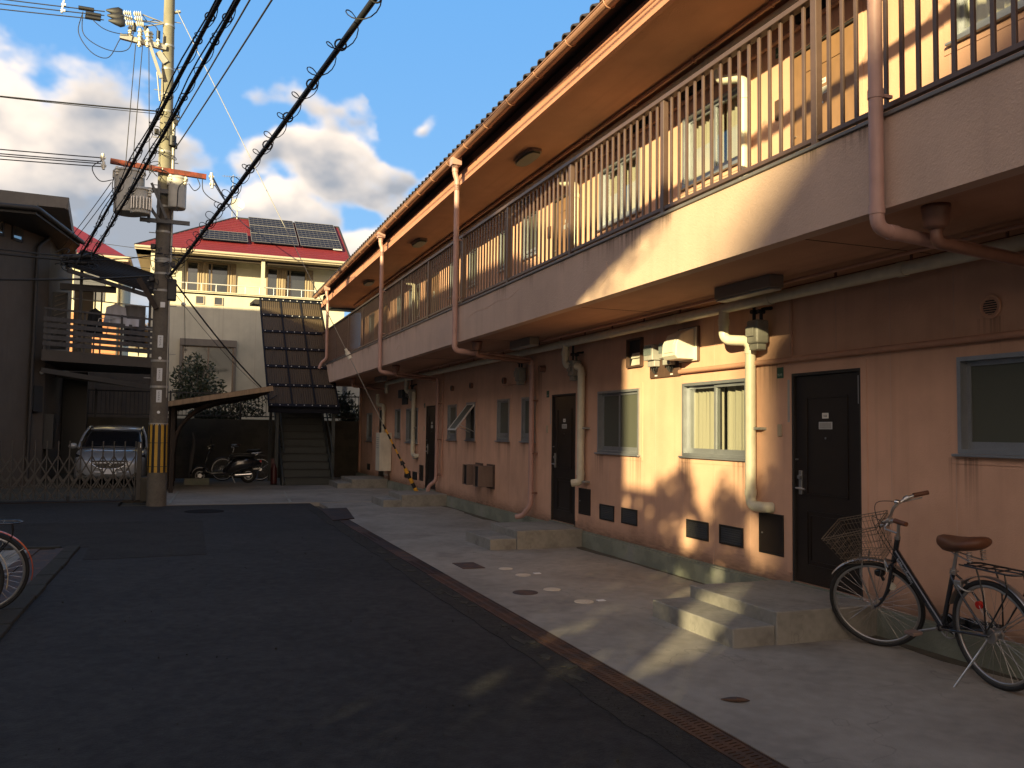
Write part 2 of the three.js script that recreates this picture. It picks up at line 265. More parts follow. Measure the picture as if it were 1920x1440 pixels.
// prism along z or x or y from a 2-D outline
function prism(outline, depth, axis = 'z', at = 0, bevel = 0) {
  const s = new THREE.Shape(outline.map((p) => new THREE.Vector2(...p))); const g = new THREE.ExtrudeGeometry(s, { depth, bevelEnabled: bevel > 0, bevelSize: bevel, bevelThickness: bevel, bevelSegments: 2, steps: 1, curveSegments: 6 });
  if (axis === 'z') g.translate(0, 0, at);
  if (axis === 'x') { g.applyMatrix4(new THREE.Matrix4().makeBasis(V(0, 0, 1), V(0, 1, 0), V(-1, 0, 0))); g.translate(at + depth, 0, 0); } // outline (z, y)
  if (axis === 'y') { g.applyMatrix4(new THREE.Matrix4().makeBasis(V(1, 0, 0), V(0, 0, -1), V(0, 1, 0))); g.translate(0, at, 0); } // outline (x, -z)
  return g;
}
function loft(rings, caps = true) { // rings of equal point counts, closed
  const pos = [], idx = [], n = rings[0].length; rings.forEach((r) => r.forEach((p) => pos.push(...p)));
  for (let i = 0; i < rings.length - 1; i++) for (let k = 0; k < n; k++) { const a = i * n + k, b = i * n + (k + 1) % n, c = a + n, d = b + n; idx.push(a, b, d, a, d, c); }
  if (caps) for (const [i, s] of [[0, 1], [rings.length - 1, -1]]) { const c = pos.length / 3, m = [0, 0, 0]; rings[i].forEach((p) => p.forEach((q, j) => m[j] += q / n)); pos.push(...m); for (let k = 0; k < n; k++) { const a = i * n + k, b = i * n + (k + 1) % n; s > 0 ? idx.push(c, b, a) : idx.push(c, a, b); } }
  const g = new THREE.BufferGeometry(); g.setAttribute('position', new THREE.Float32BufferAttribute(pos, 3)); g.setIndex(idx); g.computeVertexNormals(); g.setAttribute('uv', new THREE.Float32BufferAttribute(new Float32Array(pos.length / 3 * 2), 2)); return g;
}
const at = (g, x, y, z) => g.clone().translate(x, y, z);

// ---------------------------------------------------------------- things and parts
const used = {};
const numbered = (n) => { const k = used[n] = (used[n] ?? -1) + 1; return k ? n + '_' + String(k).padStart(3, '0') : n; };
function tag(o, label, category, group) { Object.assign(o.userData, { label, category }); if (group) o.userData.group = group; return o; }
function thing(name, label, category, group, pos = [0, 0, 0]) { const o = new THREE.Group(); o.name = numbered(name); o.position.set(...pos); scene.add(o); return tag(o, label, category, group); }
function part(name, geos, m, parent, o = {}) { const mesh = new THREE.Mesh(merge([].concat(geos), o.uv), m); mesh.name = parent === scene ? numbered(name) : name; mesh.castShadow = mesh.receiveShadow = true; if (o.label) mesh.userData.label = o.label; if (o.kind) mesh.userData.kind = o.kind; parent.add(mesh); return mesh; }
const group = (name, parent) => { const g = new THREE.Group(); g.name = name; parent.add(g); return g; };
const struct = (name, geos, m) => part(name, geos, m, scene, { kind: 'structure' });
const solo = (name, geos, m, label, category, gr) => tag(part(name, geos, m, scene), label, category, gr);
function lettering(w, h, draw, bg, px = 512) { const c = document.createElement('canvas'); c.width = px; c.height = Math.round(px * h / w); const x = c.getContext('2d'); x.fillStyle = bg; x.fillRect(0, 0, c.width, c.height); draw(x, c.width, c.height); const t = new THREE.CanvasTexture(c); t.colorSpace = THREE.SRGBColorSpace; return new THREE.MeshPhysicalMaterial({ map: t, roughness: .5 }); }
// ================================================================ ground, lane, apron
struct('ground', bx(-150, 150, -.35, -.075, -150, 150), M.soil);
struct('road', [bx(-1.245, 2.56, -.07, 0, -18.92, 14), bx(-9, -1.24, -.07, -.002, -20.6, -12.62), bx(-9, -1.24, -.07, -.003, -5.5, 14)], M.asphalt);
struct('road_repair', prism([[-3.4, 15.95], [.32, 15.75], [.30, 11.55], [-1.1, 11.45], [-1.15, 12.65], [-3.4, 12.7]], .004, 'y', 0.0), M.asphaltOld);
// ragged old asphalt beside the drain
{
  const R = rng(5), out = [], N = 90, z0 = -17.3, z1 = 3;
  for (let i = 0; i <= N; i++) out.push([2.36 - .05 * fbm(i / N, .3, 32, 3, 7) - .03 * R(), mix(z0, z1, i / N)]);
  struct('road_edge', prism([...out.map(([x, z]) => [x, -z]), [2.545, -z1], [2.545, -z0]], .006, 'y', 0), M.asphaltOld);
  const bits = [];
  for (let i = 0; i < 30; i++) { const z = mix(-14, -2.6, R()), l = .05 + .22 * R() * R(), w = .015 + .05 * R(), x = 2.38 + .12 * R(), o = []; for (let k = 0; k < 13; k++) { const a = k / 13 * 6.283, q = .45 + .75 * R(); o.push([x + Math.cos(a) * w * q, -(z + Math.sin(a) * l * q)]); } bits.push(prism(o, .005, 'y', .0055)); }
  struct('road_patch', bits, M.patch);
}
struct('pavement', [bx(2.765, 5.32, -.07, .004, -18.9, 8), bx(-.40, 5.6, -.07, .012, -28.6, -18.9)], M.concrete);
struct('driveway', [slab([[-6.5, .0, -20.6], [-.42, .0, -20.6], [-.42, .22, -28.4], [-6.5, .22, -28.4]], .2)], M.retain);
struct('road_marking', [beam([-.26, .0165, -19.2], [-.12, .0165, -22.9], .05, .009), beam([2.17, .0165, -18.95], [2.22, .0165, -19.9], .05, .009), beam([2.24, .0165, -20.4], [2.39, .0165, -22.4], .035, .009)], M.paint);
{ // grit and tiny stones swept to the lane edges
  const R = rng(606), n = 900, g = new THREE.DodecahedronGeometry(1, 0), m = new THREE.InstancedMesh(g, M.patch, n), q = new THREE.Object3D();
  for (let i = 0; i < n; i++) { const edge = R() < .75, z = -2 - 12 * R() ** 1.3, x = edge ? 2.53 - .28 * R() * R() : -1.1 + 3.5 * R(), s = .002 + .0045 * R() * R(); q.position.set(x, .004 + s * .4, z); q.rotation.set(R() * 6, R() * 6, R() * 6); q.scale.set(s * (1 + R()), s, s * (1 + R())); q.updateMatrix(); m.setMatrixAt(i, q.matrix); }
  m.name = 'gravel'; m.userData.kind = 'stuff'; m.userData.label = 'loose grit along the edge of the asphalt lane'; m.userData.category = 'grit'; m.castShadow = m.receiveShadow = true; scene.add(m);
}
// bicycle yard beside the lane: channel, kerb stones, floor
struct('yard_floor', bx(-9, -1.80, -.07, .02, -12.45, -5.6), M.concrete);
{
  const ch = thing('drain_channel', 'dark concrete drain channel running beside the parked orange bicycle', 'drain');
  for (let i = 0; i < 8; i++) { const z = -12.5 + i * .9; part('channel_block', [bx(-1.80, -1.70, -.06, .022, z + .004, z + .896), bx(-1.70, -1.52, -.06, .006, z + .004, z + .896), bx(-1.52, -1.42, -.06, .02, z + .004, z + .896)], M.darkCover, ch); }
  const kb = thing('kerb', 'worn kerb stones between the drain channel and the asphalt lane', 'kerb'); kb.userData.kind = 'structure'; delete kb.userData.category; delete kb.userData.label;
  const R = rng(9);
  for (let i = 0; i < 12; i++) { const z = -12.6 + i * .6; part('kerb_stone', rbx(-1.415, -1.25 + R() * .02, -.06, .03 + R() * .01, z + .005, z + .595, .012, 2), M.patch, kb); }
  for (let i = 0; i < 10; i++) { const x = -1.46 - i * .6; part('kerb_stone', rbx(x - .595, x - .005, -.06, .035 + R() * .008, -12.62, -12.50, .012, 2), M.patch, kb); }
}
// rusty grating over the roadside drain
{
  const g = thing('drain_grating', 'long rusty slotted steel grating along the edge of the asphalt lane', 'grating');
  part('gutter_bed', [bx(2.56, 2.765, -.3, -.06, -17.3, 3), bx(2.56, 2.567, -.06, -.004, -17.3, 3), bx(2.758, 2.765, -.06, -.002, -17.3, 3)], M.black, g);
  const L = .995;
  const make = (slots) => {
    const s = new THREE.Shape([[0, 0], [.186, 0], [.186, L - .006], [0, L - .006]].map((p) => new THREE.Vector2(...p)));
    if (slots) for (let k = 0; k < 26; k++) for (const c of [.052, .134]) { const y = .03 + k * .0365, h = new THREE.Path(); h.moveTo(c - .026, y - .004); h.lineTo(c + .026, y + .004); h.lineTo(c + .026, y + .016); h.lineTo(c - .026, y + .008); h.closePath(); s.holes.push(h); }
    const q = new THREE.ExtrudeGeometry(s, { depth: .018, bevelEnabled: false }); q.applyMatrix4(new THREE.Matrix4().makeBasis(V(1, 0, 0), V(0, 0, -1), V(0, 1, 0)));
    return merge([q, bx(-.004, .006, -.01, .022, -L + .006, 0).translate(0, .0005, 0), bx(.180, .190, -.01, .022, -L + .006, 0).translate(0, .0005, 0)]);
  };
  const open = make(true), plain = make(false), R = rng(3);
  for (let i = 0; i < 19; i++) {
    const z = 2.6 - i * L, far = z < -8.6, m = new THREE.Mesh(far && i % 3 ? plain : open, far && i % 3 !== 1 ? M.iron : M.rust);
    if (z - L < -17.2) break;
    m.name = 'grate'; m.position.set(2.568 + (R() - .5) * .004, -.018 + (R() - .5) * .004, z); m.rotation.z = (R() - .5) * .015; m.castShadow = m.receiveShadow = true; g.add(m);
  }
}
solo('drain_cover_plate', [prism([[2.45, 15.1], [2.87, 15.35], [3.10, 17.45], [2.54, 17.35]], .012, 'y', .006)], M.iron, 'rusty brown steel plate lying at the far end of the drain grating', 'plate');
solo('manhole_cover', [lathe([[0, .003], [.33, .003], [.335, .006], [.36, .006], [.365, 0]], 40).translate(.384, .001, -17.43)], mat([.014, .014, .014], { rough: .95, specularIntensity: .2 }), 'dark round iron manhole cover set in the asphalt near the carport', 'manhole cover');
{
  const disc = (name, label, x, z, r, m, g, cat = 'access cover') => tag(part(name, [lathe([[0, .006], [r - .012, .006], [r - .006, .004], [r, .005], [r + .003, 0]], 28).translate(x, .004, z)], m, scene), label, cat, g);
  const G = 'round covers in the concrete apron';
  disc('access_cover', 'dark brown round cover in the concrete, largest of the covers', 3.202, -7.955, .125, M.darkCover, G);
  disc('access_cover', 'tan round cover in the concrete just beyond the dark round cover', 3.526, -8.035, .085, M.tan, G);
  disc('access_cover', 'tan round cover in the concrete beside a tiny white square plate', 3.565, -8.926, .085, M.tan, G);
  disc('access_cover', 'pale round cover in the concrete, farthest of the round covers', 3.531, -9.396, .08, M.tan, G);
  disc('access_cover', 'pale round cover in the concrete nearest to the concrete entrance steps', 3.565, -7.371, .09, M.tan, G);
  const sq = (x, z, label) => tag(part('marker_plate', [rbx(x - .04, x + .04, .004, .010, z - .03, z + .03, .004), rod([x, .009, z], [x, .0115, z], .008)], M.white, scene), label, 'marker plate', 'white square plates in the concrete');
  sq(3.743, -7.368, 'white square plate beside the round cover nearest the steps'); sq(3.755, -8.98, 'tiny white square plate beside a tan round cover');
  solo('meter_box_lid', [rbx(3.05, 3.32, .002, .011, -9.95, -9.5, .006)], M.darkCover, 'dark rectangular meter lid in the concrete beyond the round covers', 'lid');
  solo('fallen_leaf', [sweep(curve([[3.05, .012, -4.42], [3.12, .02, -4.36], [3.2, .012, -4.34]], 8), (t) => .003 + .014 * Math.sin(t * 3.14), 5)], M.darkCover, 'dark crumpled dead leaf lying on the pale concrete', 'leaf');
}
// ================================================================ apartment house
const WX = 5.3, apt = thing('apartment_building', 'long two-storey salmon pink apartment house with brown balcony railing', 'apartment building');
const DOORS = [[-6.53, -5.655], [-12.14, -11.27], [-19.54, -18.66], [-24.75, -24.0]];
const WINS = [ // z from, z to, sill, head (ground floor), type
  [-4.68, -3.5, 1.48, 2.185, 'frost2'], [-8.40, -7.20, 1.35, 2.17, 'curtain'], [-10.54, -9.40, 1.33, 2.16, 'slide'], [-13.39, -12.80, 1.44, 2.175, 'slim'], [-14.60, -13.99, 1.435, 2.175, 'slim'],
  [-16.43, -15.88, 1.42, 2.17, 'awning'], [-17.74, -17.10, 1.41, 2.155, 'slim'], [-21.46, -20.29, 1.29, 2.15, 'slide'], [-22.71, -22.1, 1.40, 2.16, 'slim'], [-26.55, -25.75, 1.25, 2.11, 'slim']];
const F2 = 3.08;
const open1 = [...DOORS.map(([a, b]) => [a, b, .255, 2.172]), ...WINS.map((w) => w.slice(0, 4))];
const WINS2 = WINS.map(([a, b, s, h, t], i) => [a, b, s + F2, h + F2, ['curtainFar', 'curtain', 'curtain', 'slim', 'slim', 'slim', 'slim', 'curtain', 'slim', 'slim'][i]]);
const open2 = [...DOORS.map(([a, b]) => [a, b, 3.30, 5.22]), ...WINS2.map((w) => w.slice(0, 4))];
function islands(boxes) { // groups of boxes that touch
  const bb = boxes.map((g) => { g.computeBoundingBox(); return g.boundingBox.clone().expandByScalar(.0005); }), id = boxes.map((_, i) => i), find = (i) => id[i] === i ? i : (id[i] = find(id[i]));
  for (let i = 0; i < bb.length; i++) for (let j = 0; j < i; j++) if (bb[i].intersectsBox(bb[j])) id[find(i)] = find(j);
  const out = new Map(); boxes.forEach((g, i) => { const k = find(i); out.has(k) ? out.get(k).push(g) : out.set(k, [g]); }); return [...out.values()];
}
function cutBoxes(z0, z1, y0, y1, holes, x0, x1) {
  const H = holes.filter((h) => h[0] < z1 && h[1] > z0); const zs = [...new Set([z0, z1, ...H.flatMap((h) => [h[0], h[1]])].filter((z) => z >= z0 && z <= z1))].sort((a, b) => a - b), out = [];
  for (let i = 0; i < zs.length - 1; i++) { const a = zs[i], b = zs[i + 1], m = (a + b) / 2; if (b - a < 1e-5) continue; let y = y0; for (const h of H.filter((q) => q[0] < m && q[1] > m).sort((p, q) => p[2] - q[2])) { if (h[2] > y) out.push(bx(x0, x1, y, h[2], a, b)); y = h[3]; } if (y < y1) out.push(bx(x0, x1, y, y1, a, b)); }
  return out;
}
{
  const P = .615, floors = [[.2, 2.99, open1], [3.28, 5.66, open2]];
  for (const [y0, y1, op] of floors) {
    for (let k = -1; k < 38; k++) {
      const z1 = -4.715 - P * (k - 1), z0 = Math.max(z1 - P, -27.8); const a = z0 - (0), b = z1; if (a >= b) continue;
      if (b > -3.3) continue;
      for (const g of islands(cutBoxes(a + .004, b - .004, y0, y1, op, WX, WX + .05))) part('wall_panel', g, M.wall, apt);
    }
    part('wall_panel', cutBoxes(-3.47, 6, y0, y1, op, WX, WX + .05), M.wall, apt);
    part('wall_core', cutBoxes(-27.8, 6, y0, y1, op, WX + .05, WX + .14), M.wall, apt);
    for (let k = -1; k < 38; k++) { const z = -4.715 - P * k; for (const g of islands(cutBoxes(z - .0045, z + .0045, y0, y1, op.map(([p, q, s, t]) => [p - .05, q + .05, s - .05, t + .05]), WX - .0015, WX + .01))) part('sealant_joint', g, M.seal, apt); }
  }
  part('end_wall', bx(WX + .001, 10.5, -.05, 5.66, -27.95, -27.8), M.wall, apt);
  part('room_partition', [bx(5.85, 10.5, -.05, 5.66, -27.79, 6), bx(5.44, 5.85, 2.99, 3.28, -27.79, 6), ...[-4.0, -9.0, -11.2, -12.6, -15.2, -18.5, -19.7, -21.9, -24.9, -27.7, 5.9, -5.6, -6.6].map((z) => bx(5.45, 5.85, .2, 5.6, z - .04, z + .04))], M.room, apt);
  part('foundation', [bx(5.215, 5.5, -.05, .2, -27.85, 6), bx(5.24, 5.3, .19, .215, -27.85, 6)], M.foundation, apt);
}
{ // damp moss and dirt gathered along the foot of the foundation
  const o = []; for (let i = 0; i <= 160; i++) { const t = i / 160; o.push([5.19 - .09 * sstep(.42, .7, fbm(t, .4, 48, 4, 23)) - .02 * hash(i, 3, 3), -mix(-27.5, 4, t)]); }
  struct('soil_line', prism([...o, [5.214, -4], [5.214, 27.5]], .004, 'y', .0045), M.soil).userData.kind = 'structure';
}
// openings: casings, windows, doors
function frameRect(z0, z1, y0, y1, w, x0, x1) { return [bx(x0, x1, y0, y0 + w, z0, z1), bx(x0, x1, y1 - w, y1, z0, z1), bx(x0, x1, y0 + w, y1 - w, z0, z0 + w), bx(x0, x1, y0 + w, y1 - w, z1 - w, z1)]; }
function curtainGeo(z0, z1, y0, y1, x, waves, seed, across) {
  const n = Math.round((z1 - z0) * 60), pos = [], idx = [], R = rng(seed), ph = R() * 6;
  for (let j = 0; j < 2; j++) for (let i = 0; i <= n; i++) { const t = i / n, a = t * waves * 6.283 + ph + .9 * Math.sin(t * 9 + seed); const w = x + .018 * Math.sin(a) + .008 * Math.sin(a * 2.3) + j * .004 * Math.sin(a * 1.7), q = mix(z0, z1, t); across ? pos.push(q, j ? y1 : y0, w) : pos.push(w, j ? y1 : y0, q); }
  for (let i = 0; i < n; i++) idx.push(i, i + 1, i + n + 2, i, i + n + 2, i + n + 1);
  const g = new THREE.BufferGeometry(); g.setAttribute('position', new THREE.Float32BufferAttribute(pos, 3)); g.setIndex(idx); g.computeVertexNormals(); g.setAttribute('uv', new THREE.Float32BufferAttribute(new Float32Array(pos.length / 3 * 2), 2)); return g;
}
function casing(z0, z1, y0, y1, w = .075, noBase = false) { const g = frameRect(z0 - w, z1 + w, y0 - (noBase ? 0 : w), y1 + w, w - .002, WX - .007, WX + .004); if (noBase) g.splice(0, 1); part('casing', g, M.wall, apt); }
function windowUnit([z0, z1, y0, y1, type]) {
  const w = group('window', apt), sil = .03;
  casing(z0, z1, y0, y1);
  part('frame', frameRect(z0, z1, y0, y1, .032, WX - .022, WX + .12), M.alu, w);
  part('sill', [rbx(WX - .05, WX + .02, y0 - .022, y0 - .002, z0 - .035, z1 + .035, .004)], M.alu, w);
  const a = z0 + .032, b = z1 - .032, c = y0 + .032, d = y1 - .032, zm = (a + b) / 2;
  const sash = (p, q, x, bot = .055) => part('sash', [bx(x, x + .025, c, c + bot, p, q), bx(x, x + .025, d - .035, d, p, q), bx(x, x + .025, c + bot, d - .035, p, p + .03), bx(x, x + .025, c + bot, d - .035, q - .03, q)], M.alu, w);
  if (type === 'slim') {
    part('sash', [...frameRect(a, b, c + .075, d, .028, WX + .02, WX + .05), bx(WX + .01, WX + .05, c + .05, c + .073, a, b), bx(WX + .03, WX + .05, c, c + .05, a, b)], M.alu, w);
    part('pane', bx(WX + .033, WX + .038, c + .1, d - .025, a + .025, b - .025), M.frost, w);
  } else if (type === 'awning') {
    // top-hung sash swung out of its frame
    const m = new THREE.Group(); m.name = 'sash'; w.add(m);
    const h = d - c - .02, g = [...frameRect(a, b, -h, 0, .03, -.012, .012)].map((q) => q), rot = new THREE.Matrix4().makeRotationZ(-.66).setPosition(WX + .0, d, 0);
    const fr = merge(g); fr.applyMatrix4(rot); const pn = merge([bx(-.002, .002, -h + .028, -.028, a + .028, b - .028)]); pn.applyMatrix4(rot);
    w.remove(m); part('sash', fr, M.aluLight, w); part('pane', pn, M.frost, w);
    part('stay', [rod([WX - .30, d - h * .62, b - .05], [WX + .03, c + .12, b - .05], .006), rod([WX - .30, d - h * .62, a + .05], [WX + .03, c + .12, a + .05], .006)], M.aluLight, w);
    part('insect_screen', bx(WX + .07, WX + .074, c, d, a, b), M.grille, w);
  } else {
    const fr = type === 'frost2' || type === 'slide';
    sash(a, zm + .018, WX + .045); sash(zm - .018, b, WX + .015);
    part('pane', bx(WX + .056, WX + .060, c + .05, d - .03, a + .025, zm - .01), fr ? M.frost : M.glass, w);
    part('pane', bx(WX + .026, WX + .030, c + .05, d - .03, zm + .01, b - .025), fr ? M.frost : M.glass, w);
    if (!fr) part('curtain', [curtainGeo(a - .02, zm - .01, y0 - .05, y1 + .05, WX + .15, 7, 3), curtainGeo(zm + .01, b + .02, y0 - .05, y1 + .05, WX + .155, 5, 8)], M.curtain, w);
  }
}
[...WINS, ...WINS2].forEach(windowUnit);
function doorUnit(z0, z1, y0, y1, m, no, litDoor) {
  const d = group('door', apt); casing(z0, z1, y0, y1, .07, true);
  part('door_frame', [bx(WX - .004, WX + .1, y0, y1, z0, z0 + .022), bx(WX - .004, WX + .1, y0, y1, z1 - .022, z1), bx(WX - .004, WX + .1, y1 - .025, y1, z0 + .022, z1 - .022)], M.darkTrim, d);
  const a = z0 + .024, b = z1 - .024; part('leaf', rbx(WX + .02, WX + .06, y0 + .004, y1 - .028, a, b, .004), m, d);
  const mo = []; const mould = (p, q, s, t) => mo.push(...frameRect(p, q, s, t, .014, WX + .012, WX + .024));
  mould(a + .15, b - .15, y0 + .80, y1 - .22); mould(a + .15, b - .15, y0 + .16, y0 + .66); mould(a + .19, b - .19, y0 + .20, y0 + .62);
  part('moulding', mo, m, d);
  part('handle', [rbx(WX + .004, WX + .022, y0 + .80, y0 + 1.02, a + .055, a + .095, .004), rod([WX - .045, y0 + .86, a + .075], [WX + .01, y0 + .86, a + .075], .009), rod([WX - .04, y0 + .86, a + .07], [WX - .04, y0 + .855, a + .19], .0085), rod([WX - .012, y0 + .96, a + .075], [WX + .01, y0 + .96, a + .075], .02, .02, 14), rod([WX - .004, y0 + 1.12, a + .03], [WX + .02, y0 + 1.12, a + .03], .008)], M.dull, d);
  part('hinge', [bx(WX + .008, WX + .022, y1 - .30, y1 - .06, b - .022, b - .006), bx(WX + .008, WX + .022, y0 + .18, y0 + .36, b - .022, b - .006)], M.dull, d);
  const zc = (a + b) / 2 - .015;
  const plate = (zz, y, w, h, mm, label) => { const g = new THREE.PlaneGeometry(w, h).rotateY(-Math.PI / 2).translate(WX + .0165, y, zz); part('number_plate', g, mm, d, { uv: true, label }); };
  part('plate_back', [rbx(WX + .0172, WX + .022, y0 + 1.495, y0 + 1.545, zc - .04, zc + .04, .002), rbx(WX + .0172, WX + .022, y0 + 1.40, y0 + 1.465, zc - .085, zc + .085, .002)], M.aluLight, d);
  plate(zc, y0 + 1.52, .078, .048, lettering(.078, .048, (x, w, h) => { x.fillStyle = '#222'; x.font = 'bold ' + h * .62 + 'px serif'; x.textAlign = 'center'; x.textBaseline = 'middle'; x.fillText(no, w / 2, h * .54); }, '#d8d4c8', 256), 'white room number plate reading ' + no);
  plate(zc, y0 + 1.432, .15, .052, M.meter, 'blank name plate');
  part('peephole', [rod([WX + .012, y0 + 1.32, zc + .005], [WX + .022, y0 + 1.32, zc + .005], .009, .009, 12)], M.dull, d);
}
DOORS.forEach(([a, b], i) => { doorUnit(a, b, .255, 2.172, M.door, String(104 - i)); doorUnit(a, b, 3.30, 5.22, M.doorLit, String(204 - i), true); });
for (const [a, b] of DOORS) part('threshold', bx(WX - .03, WX + .1, .215, .253, a, b), M.foundation, apt);
// balcony
part('balcony_fascia', [bx(3.97, 4.09, 2.995, 3.56, -28.0, 6)], M.fascia, apt);
part('balcony_floor', [bx(4.09, WX + .001, 3.06, 3.285, -28.0, 6)], M.foundation, apt);
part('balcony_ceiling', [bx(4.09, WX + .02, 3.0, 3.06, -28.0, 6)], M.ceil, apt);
part('balcony_capping', [rbx(3.952, 4.105, 3.5605, 3.588, -28.0, 6, .005)], M.cap, apt);
{
  const r = group('railing', apt), zs = []; for (let k = -3; k < 13; k++) zs.push(-2.66 - 2.02 * k);
  const bar = merge([rbx(-.009, .009, 3.665, 4.645, -.014, .014, .002)]), post = merge([rbx(-.026, .026, 3.588, 4.65, -.03, .03, .003)]);
  const put = (n, g, z) => { const m = new THREE.Mesh(g, M.steel); m.name = n; m.position.set(4.02, 0, z); m.castShadow = m.receiveShadow = true; r.add(m); };
  zs.forEach((z) => { if (z > -27.2) put('post', post, z); for (let k = 1; k < 16; k++) { const q = z - k * .12625; if (q > -27.9) put('baluster', bar, q); } });
  part('top_rail', rbx(3.985, 4.055, 4.648, 4.692, -28.0, 5, .006, 2), M.steel, r);
  part('bottom_rail', rbx(4.0, 4.04, 3.63, 3.664, -28.0, 5, .004), M.steel, r);
}
// eaves: soffit, fascia boards, gutter, tiled roof
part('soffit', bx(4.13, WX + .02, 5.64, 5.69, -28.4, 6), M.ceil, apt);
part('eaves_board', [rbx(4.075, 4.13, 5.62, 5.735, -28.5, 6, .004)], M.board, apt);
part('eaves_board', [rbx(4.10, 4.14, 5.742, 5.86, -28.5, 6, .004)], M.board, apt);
part('roof_underside', [bx(4.12, 4.16, 5.86, 6.0, -28.5, 6), slab([[3.84, 5.955, 6], [3.84, 5.955, -28.5], [8, 7.62, -28.5], [8, 7.62, 6]].reverse(), .02)], M.under, apt);
{
  const hg = [], n = 9; for (let k = 0; k <= n; k++) { const a = Math.PI * (1 + k / n); hg.push([3.87 + .062 * Math.cos(a), 5.955 + .062 * Math.sin(a)]); }
  const inn = hg.map(([x, y]) => [3.87 + (x - 3.87) * .93, 5.955 + (y - 5.955) * .93]).reverse();
  const g = part('gutter', [prism([...hg, ...inn], 34.4, 'z', -28.5), ...Array.from({ length: 37 }, (_, i) => { const z = 5.5 - i * .93; return sweep(hg.map(([x, y]) => V(3.87 + (x - 3.87) * 1.06, 5.955 + (y - 5.955) * 1.06, z)), .0085, 6); }), bent([[3.806, 5.957, -28.5], [3.806, 5.957, 5.9]], .009)], M.gutter, apt);
  // tiles: one wave per tile; the row at the eaves tile by tile, those behind in one piece
  const prof = [[0, .018], [.03, .050], [.06, .062], [.10, .060], [.125, .042], [.15, .026], [.20, .016], [.2375, .010]];
  const tile = (len) => { const top = prof.map(([z, y]) => [z, y]), bot = prof.map(([z, y]) => [z, y - .016]).reverse(); return prism([...top, ...bot], len, 'x', 0); };
  const tg = merge([tile(.36)]), ang = Math.atan2(1.665, 4.16), roof = group('roof', apt), TP = .235, R = rng(31);
  for (let i = 0; i < 148; i++) { const z = 6 - (i + 1) * TP; const m = new THREE.Mesh(tg, M.roofTile); m.name = 'roof_tile'; m.position.set(3.815 + R() * .006, 5.975 + R() * .004, z); m.rotation.z = ang; m.castShadow = m.receiveShadow = true; roof.add(m); }
  const wave = []; for (let i = 0; i < 148; i++) for (const [z, y] of prof.slice(0, -1)) wave.push([6 - (148 - i) * TP + z, y]);
  const rows = []; for (let r = 1; r < 14; r++) { const w = wave.map(([z, y]) => [z, y]), b = [[6, -.02], [6 - 148 * TP, -.02]]; const g2 = prism([...w, ...b], .345, 'x', 0); g2.applyMatrix4(new THREE.Matrix4().makeRotationZ(ang - .03)); g2.translate(3.82 + Math.cos(ang) * .325 * r, 5.985 + Math.sin(ang) * .325 * r, 0); rows.push(g2); }
  part('roof_tile_rows', rows, M.roofTile, roof, { kind: 'stuff' });
  part('roof_slope', slab([[8, 7.63, 6], [12, 6, 6], [12, 6, -28.5], [8, 7.63, -28.5]], .1), M.roofTile, roof);
  part('gable', prism([[4.16, 5.69], [10.5, 5.69], [10.5, 6.5], [8, 7.55]], .12, 'z', -27.95), M.wall, roof);
}
